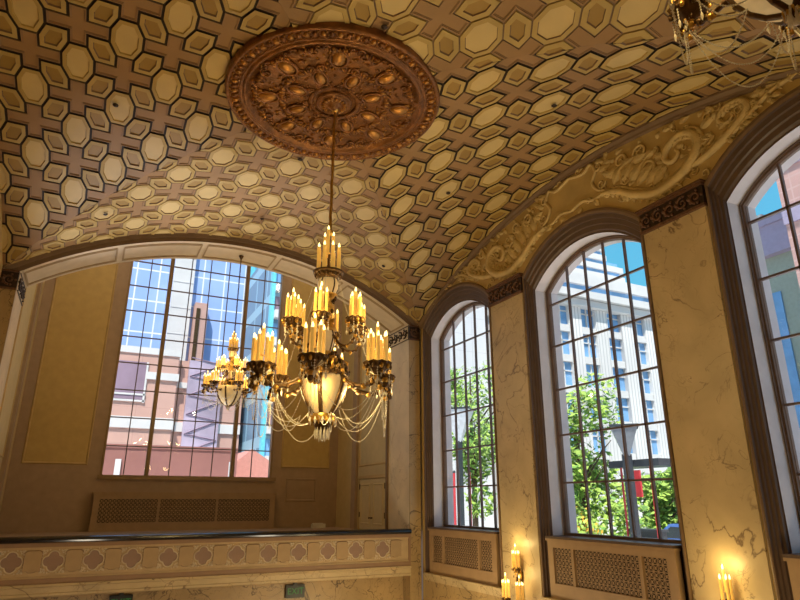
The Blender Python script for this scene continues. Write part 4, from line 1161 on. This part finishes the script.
# white stone building across the street
b = empty('stone_building', (29, 33, GZ)); tag(b, 'white stone building with blue window bays outside the middle arched window', 'building'); L = -Vector(b.location)
s = MB([M_FLUTE, M_WSTONE]); s.box(24.2, 36, 30.3, 44, GZ, 13.0, 0); s.box(24.0, 36.2, 29.9, 44, GZ, 2.3, 1)
for k in range(6): s.box(23.98, 36.2, 29.86, 29.9, GZ+.15+k*.75, GZ+.82+k*.75, 1)
s.build('wall', b).location = L
for k in range(6):
    x0 = 23.9 + 2.34*k
    s = MB([M_FLUTE]); s.box(x0+1.30, x0+2.34+.0, 29.9, 30.4, 2.3, 12.6); s.build('pier', b).location = L
    for q in range(5):
        z = 3.0+q*2.05
        w = MB([M_WIN, M_WSTONE]); w.box(x0+.0, x0+1.30, 30.2, 30.32, z-.6, z+1.45, 0)
        w.box(x0+.61, x0+.69, 30.1, 30.25, z, z+1.45, 1); w.box(x0, x0+1.30, 30.1, 30.25, z+.9, z+.97, 1)
        wo = w.build('window', b); wo.location = L
        if x0 > 26:
            w = MB([M_WSTONE]); w.box(x0+.02, x0+1.28, 29.95, 30.25, z-.52, z-.05, 0); w.build('balcony_box', b).location = L
s = MB([M_WSTONE, M_WIN]); s.box(24, 36.3, 29.5, 44, 12.5, 12.95, 0); s.box(24, 36.4, 29.2, 44, 13.0, 13.5, 0); s.box(24, 36.1, 29.85, 44, 13.5, 14.1, 1); s.box(24, 36.3, 29.6, 44, 14.1, 14.9, 0)
s.build('cornice', b).location = L
b = empty('stepped_tower', (28, 38, GZ)); tag(b, 'striped white and blue stepped tower at the top of the middle arched window', 'building'); L = -Vector(b.location)
for k in range(9):
    s = MB([M_WSTONE, M_WIN]); e = 36.8 if k < 4 else 35.2; z = 14.9+k*.86
    s.box(24, e, 33+k*.1, 44, z, z+.46, 0); s.box(24, e-.3, 33.3+k*.1, 44, z+.46, z+.86, 1); s.build('storey', b).location = L
b = empty('concrete_tower', (20, 36, GZ)); tag(b, 'plain pale grey tower outside the first arched window', 'building'); L = -Vector(b.location)
s = MB([grid_mat('pale_grey_panels', 'y', (1.6, 1.2), (.60, .61, .64), (.52, .53, .57), .03, .03, .8)]); s.box(18.5, 23.55, 34, 40, GZ, 26); s.build('wall', b).location = L
s = MB([mat('pale_grey_trim', (.70, .71, .74), .8)]); s.box(18.4, 23.6, 33.9, 40.1, 26, 26.6); s.build('roof', b).location = L

# street furniture
r_ = empty('street_lamp', (14.2, 13.55, GZ)); tag(r_, 'dark street lamp with a wide inverted-cone lantern outside the middle arched window', 'street lamp')
s = MB([M_DARKM]); s.box(-.10, .10, -.10, .10, 0, 3.5); s.box(-.2, .2, -.2, .2, 0, .35); s.build('post', r_)
s = MB([mat('smoky_lantern_glass', (.22, .24, .27), .2), M_DARKM]); s.lathe([(.12, 3.45), (.52, 4.25), (.54, 4.28)], 4, (0, 0, 0), 0, False); s.lathe([(.58, 4.26), (.58, 4.34), (.001, 4.36)], 4, (0, 0, 0), 1, False); s.build('lantern', r_)
r_ = empty('street_lamp', (14.0, 22.5, GZ)); tag(r_, 'street lamp with a pale inverted-cone lantern outside the first arched window', 'street lamp')
s = MB([M_DARKM]); s.box(-.09, .09, -.09, .09, 0, 4.6); s.build('post', r_)
s = MB([mat('pale_lantern_glass', (.66, .68, .72), .3), M_DARKM]); s.lathe([(.12, 4.55), (.75, 5.85), (.77, 5.9)], 4, (0, 0, 0), 0, False); s.lathe([(.8, 5.88), (.8, 5.95), (.001, 6.0)], 4, (0, 0, 0), 1, False); s.build('lantern', r_)
r_ = empty('transit_shelter', (14.6, 13.6, GZ)); tag(r_, 'dark street shelter with a red sign board outside the middle arched window', 'shelter')
s = MB([M_DARKM]); s.box(-.15, .9, -.95, .95, 3.15, 3.35); s.box(-.12, -.05, -.9, .9, 2.75, 2.82); s.build('roof', r_)
s = MB([M_RED]); s.box(-.16, -.10, -.22, .22, 2.3, 3.05); o = s.build('sign_board', r_); o['label'] = 'red sign board'
for yy in (.62, -.5):
    s = MB([M_RED, M_DARKM]); s.box(-.022, .022, yy-.022, yy+.022, .4, 3.15, 0); s.box(-.05, .05, yy-.05, yy+.05, 0, .4, 1); s.build('post', r_)
s = MB([M_DARKM]); s.box(.1, .5, -.35, .65, 0, 1.35); s.box(.05, .55, -.40, .70, 1.35, 1.42); s.build('cabinet', r_)
for (yy, lab) in ((22.35, 'red pole at left in the first arched window'), (21.2, 'red pole at right in the first arched window')):
    s = MB([M_RED, M_DARKM]); s.tube([(0, 0, .3), (0, 0, 3.3)], .055, 8, 0); s.tube([(0, 0, 0), (0, 0, .3)], .08, 8, 1); s.ball((0, 0, 3.32), .07, 8, 6, 1)
    tag(s.build('street_pole', None, (13.6, yy, GZ)), lab, 'pole', 'red street poles')
s = MB([M_WSTONE])
for z in (.55, .95): s.tube([(0, -1.6, z), (0, 1.6, z)], .03, 6)
for y in (-1.6, -.8, 0, .8, 1.6): s.tube([(0, y, 0), (0, y, 1.0)], .03, 6)
tag(s.build('street_railing', None, (13.2, 21.8, GZ)), 'white metal railing low in the first arched window', 'railing')
def car(label, loc, col, rz):
    r_ = empty('car', loc, rz); tag(r_, label, 'car', 'parked cars outside')
    pm = mat('car_paint_'+('blue' if col[2] > col[0]*1.5 else 'teal' if col[1] > col[0]*1.5 else 'silver'), col, .3)
    s = MB([pm]); pr = [(-2.1, .35), (-2.15, .7), (-1.6, .9), (-1.2, 1.38), (.5, 1.42), (1.2, .95), (2.0, .8), (2.15, .45), (2.1, .3)]
    rows = [[(a, y, b) for a, b in pr] for y in (-.85, .85)]; s.grid(rows, 0, False); s.poly([(a, -.85, b) for a, b in pr]); s.poly([(a, .85, b) for a, b in pr][::-1]); s.build('body', r_)
    s = MB([M_DARKM])
    for y in (-.86, .86): s.poly([(-1.25, y, .95), (-1.05, y, 1.3), (.45, y, 1.33), (.95, y, .95)])
    s.build('side_windows', r_)
    for x in (-1.3, 1.3):
        for y in (-.8, .8): w = MB([M_DARKM]); w.tube([(x, y-.1, .32), (x, y+.1, .32)], .32, 12); w.build('wheel', r_)
car('blue parked car low in the left of the middle arched window', (19.6, 15.8, GZ), (.10, .20, .55), 1.57)
car('teal parked car low in the right of the middle arched window', (22.3, 14.6, GZ), (.10, .45, .40), 1.5)
car('silver parked car at the right of the middle arched window', (26.0, 17.8, GZ), (.6, .6, .62), 1.4)

# buildings through the right-edge window
b = empty('brick_building', (28, 9, GZ)); tag(b, 'pink brick building filling the window at the right edge', 'building'); L = -Vector(b.location)
s = MB([M_BRICK, M_MAUVE]); s.box(24, 34, -6, 13.15, GZ, 19, 0)
for z in (5.4, 10.6, 13.0): s.box(23.9, 24.05, -6, 13.16, z, z+.75, 1)
s.build('wall', b).location = L
s = MB([M_MAUVE]); s.box(23.8, 34.1, -6.1, 13.16, 19, 19.6); s.build('roof', b).location = L
b = empty('modern_building', (31, 17, GZ)); tag(b, 'grey green building with mauve parapet behind the pink brick one', 'building'); L = -Vector(b.location)
s = MB([M_GREENG, M_WIN, M_DARKM]); s.box(27, 36, 13.3, 18.0, GZ, 11.5, 0); s.box(26.93, 27.05, 15.6, 16.1, GZ, 9.0, 1); s.box(26.92, 27.04, 13.32, 14.6, 0, 7.5, 2); s.build('wall', b).location = L
s = MB([M_MAUVE, M_WSTONE]); s.box(26.6, 36.2, 13.25, 18.3, 10.7, 12.1, 0); s.box(26.5, 36.3, 13.25, 18.4, 12.1, 12.4, 0); s.box(26.5, 36.3, 15.5, 18.4, 12.4, 12.7, 1); s.build('parapet', b).location = L

# ------------------------------------------------------------------ light
w = bpy.data.worlds.new('sky'); sc.world = w; w.use_nodes = True; nt = w.node_tree
bg = nt.nodes['Background']; tc = nt.nodes.new('ShaderNodeTexCoord'); sp_ = nt.nodes.new('ShaderNodeSeparateXYZ'); rp = nt.nodes.new('ShaderNodeValToRGB')
nt.links.new(tc.outputs['Generated'], sp_.inputs[0]); nt.links.new(sp_.outputs['Z'], rp.inputs['Fac']); nt.links.new(rp.outputs['Color'], bg.inputs['Color'])
rp.color_ramp.elements[0].position = 0; rp.color_ramp.elements[0].color = (.80, .80, .86, 1)
rp.color_ramp.elements[1].position = .9; rp.color_ramp.elements[1].color = (.13, .42, .82, 1)
e = rp.color_ramp.elements.new(.30); e.color = (.14, .58, .86, 1)
bg.inputs['Strength'].default_value = 1.0
def light(kind, loc, energy, col, **k):
    l = bpy.data.lights.new(kind.lower()+'_lamp', kind); l.energy = energy; l.color = col
    for a, b_ in k.items(): setattr(l, a, b_)
    o = bpy.data.objects.new(kind.lower()+'_lamp', l); COL.objects.link(o); o.location = loc; return o
su = light('SUN', (0, 0, 30), 6.4, (1, .95, .86), angle=.01)
su.rotation_euler = Vector((.32, .46, -.90)).to_track_quat('-Z', 'Y').to_euler()
WARM = (1, .70, .26)
def ring(c, r, z, n, en, rad, a0=0):
    for k in range(n):
        a = a0+2*PI*k/n; light('POINT', (c[0]+r*math.cos(a), c[1]+r*math.sin(a), z), en/n, WARM, shadow_soft_size=rad)
ring((XM, YM), .72, ZM+1.36, 6, 74, .05, view_a+PI-.17)
ring((XM, YM), .40, ZM+.50, 3, 50, .10)
ring((XM, 11.62), .45, 1.60+.85, 3, 55, .05)
ring((XM-.02, 1.06), .45, 1.66+.85, 3, 45, .05)
for yy in (8.02, 4.55):
    light('POINT', (X-.16, yy, -.62), 4.5, WARM, shadow_soft_size=.06); light('POINT', (X-.26, yy, -1.05), 5, WARM, shadow_soft_size=.06)
# unseen fill lamps added low in the hall to raise its brightness
for (xx, yy) in ((4.6, 3.0), (4.6, 8.8)):
    light('POINT', (xx, yy, -2.4), 110, (1, .78, .42), shadow_soft_size=.3)
for (loc_, aim_, en) in (((3.9, 2.2, -2.6), (4.6, 4.9, 4.7), 290), ((4.2, 4.6, -2.6), (4.8, 8.0, 4.6), 235)):  # added spots, no fixtures, to brighten the window-side web
    l_ = light('SPOT', loc_, en, (1, .86, .60), spot_size=R(58), spot_blend=1.0, shadow_soft_size=.2)
    l_.rotation_euler = (Vector(aim_) - Vector(loc_)).to_track_quat('-Z', 'Y').to_euler()

# unseen fill lamps added low in the hall to brighten the balcony front
for xx in (.2, 4.0):
    light('POINT', (xx, 7.6, -2.7), 52, (1, .87, .66), shadow_soft_size=.25)
# unseen fill lamps added high in the alcove to brighten its walls
for xx in (-.2, 4.6):
    light('POINT', (xx, 13.2, 6.2), 40, (1, .84, .58), shadow_soft_size=.2)
# added spots hidden behind the parapet, imitating daylight on the balcony web
for (xx, tx, en) in ((-.2, .1, 680), (1.6, 1.6, 540), (3.6, 3.2, 270)):
    l_ = light('SPOT', (xx, 12.5, BF+.25), en, (.95, .94, 1.0), spot_size=R(40), spot_blend=.9, shadow_soft_size=.15)
    l_.rotation_euler = (Vector((tx, 9.95, 4.3)) - l_.location).to_track_quat('-Z', 'Y').to_euler()

# ------------------------------------------------------------------ camera
cd = bpy.data.cameras.new('camera'); co = bpy.data.objects.new('camera', cd); COL.objects.link(co); sc.camera = co
cd.sensor_fit = 'HORIZONTAL'; cd.sensor_width = 36; cd.lens = 608.2/800*36; cd.clip_start = .05; cd.clip_end = 300
yaw, pit_, rol = R(26.43), R(18.251), R(.03)
fwd = Vector((math.sin(yaw)*math.cos(pit_), math.cos(yaw)*math.cos(pit_), math.sin(pit_)))
q = fwd.to_track_quat('-Z', 'Y')
co.rotation_euler = (q.to_matrix() @ Matrix.Rotation(rol, 3, 'Z')).to_euler()
co.location = (0, 0, 0)
sc.view_settings.view_transform = 'Standard'; sc.view_settings.look = 'None'; sc.view_settings.exposure = 0
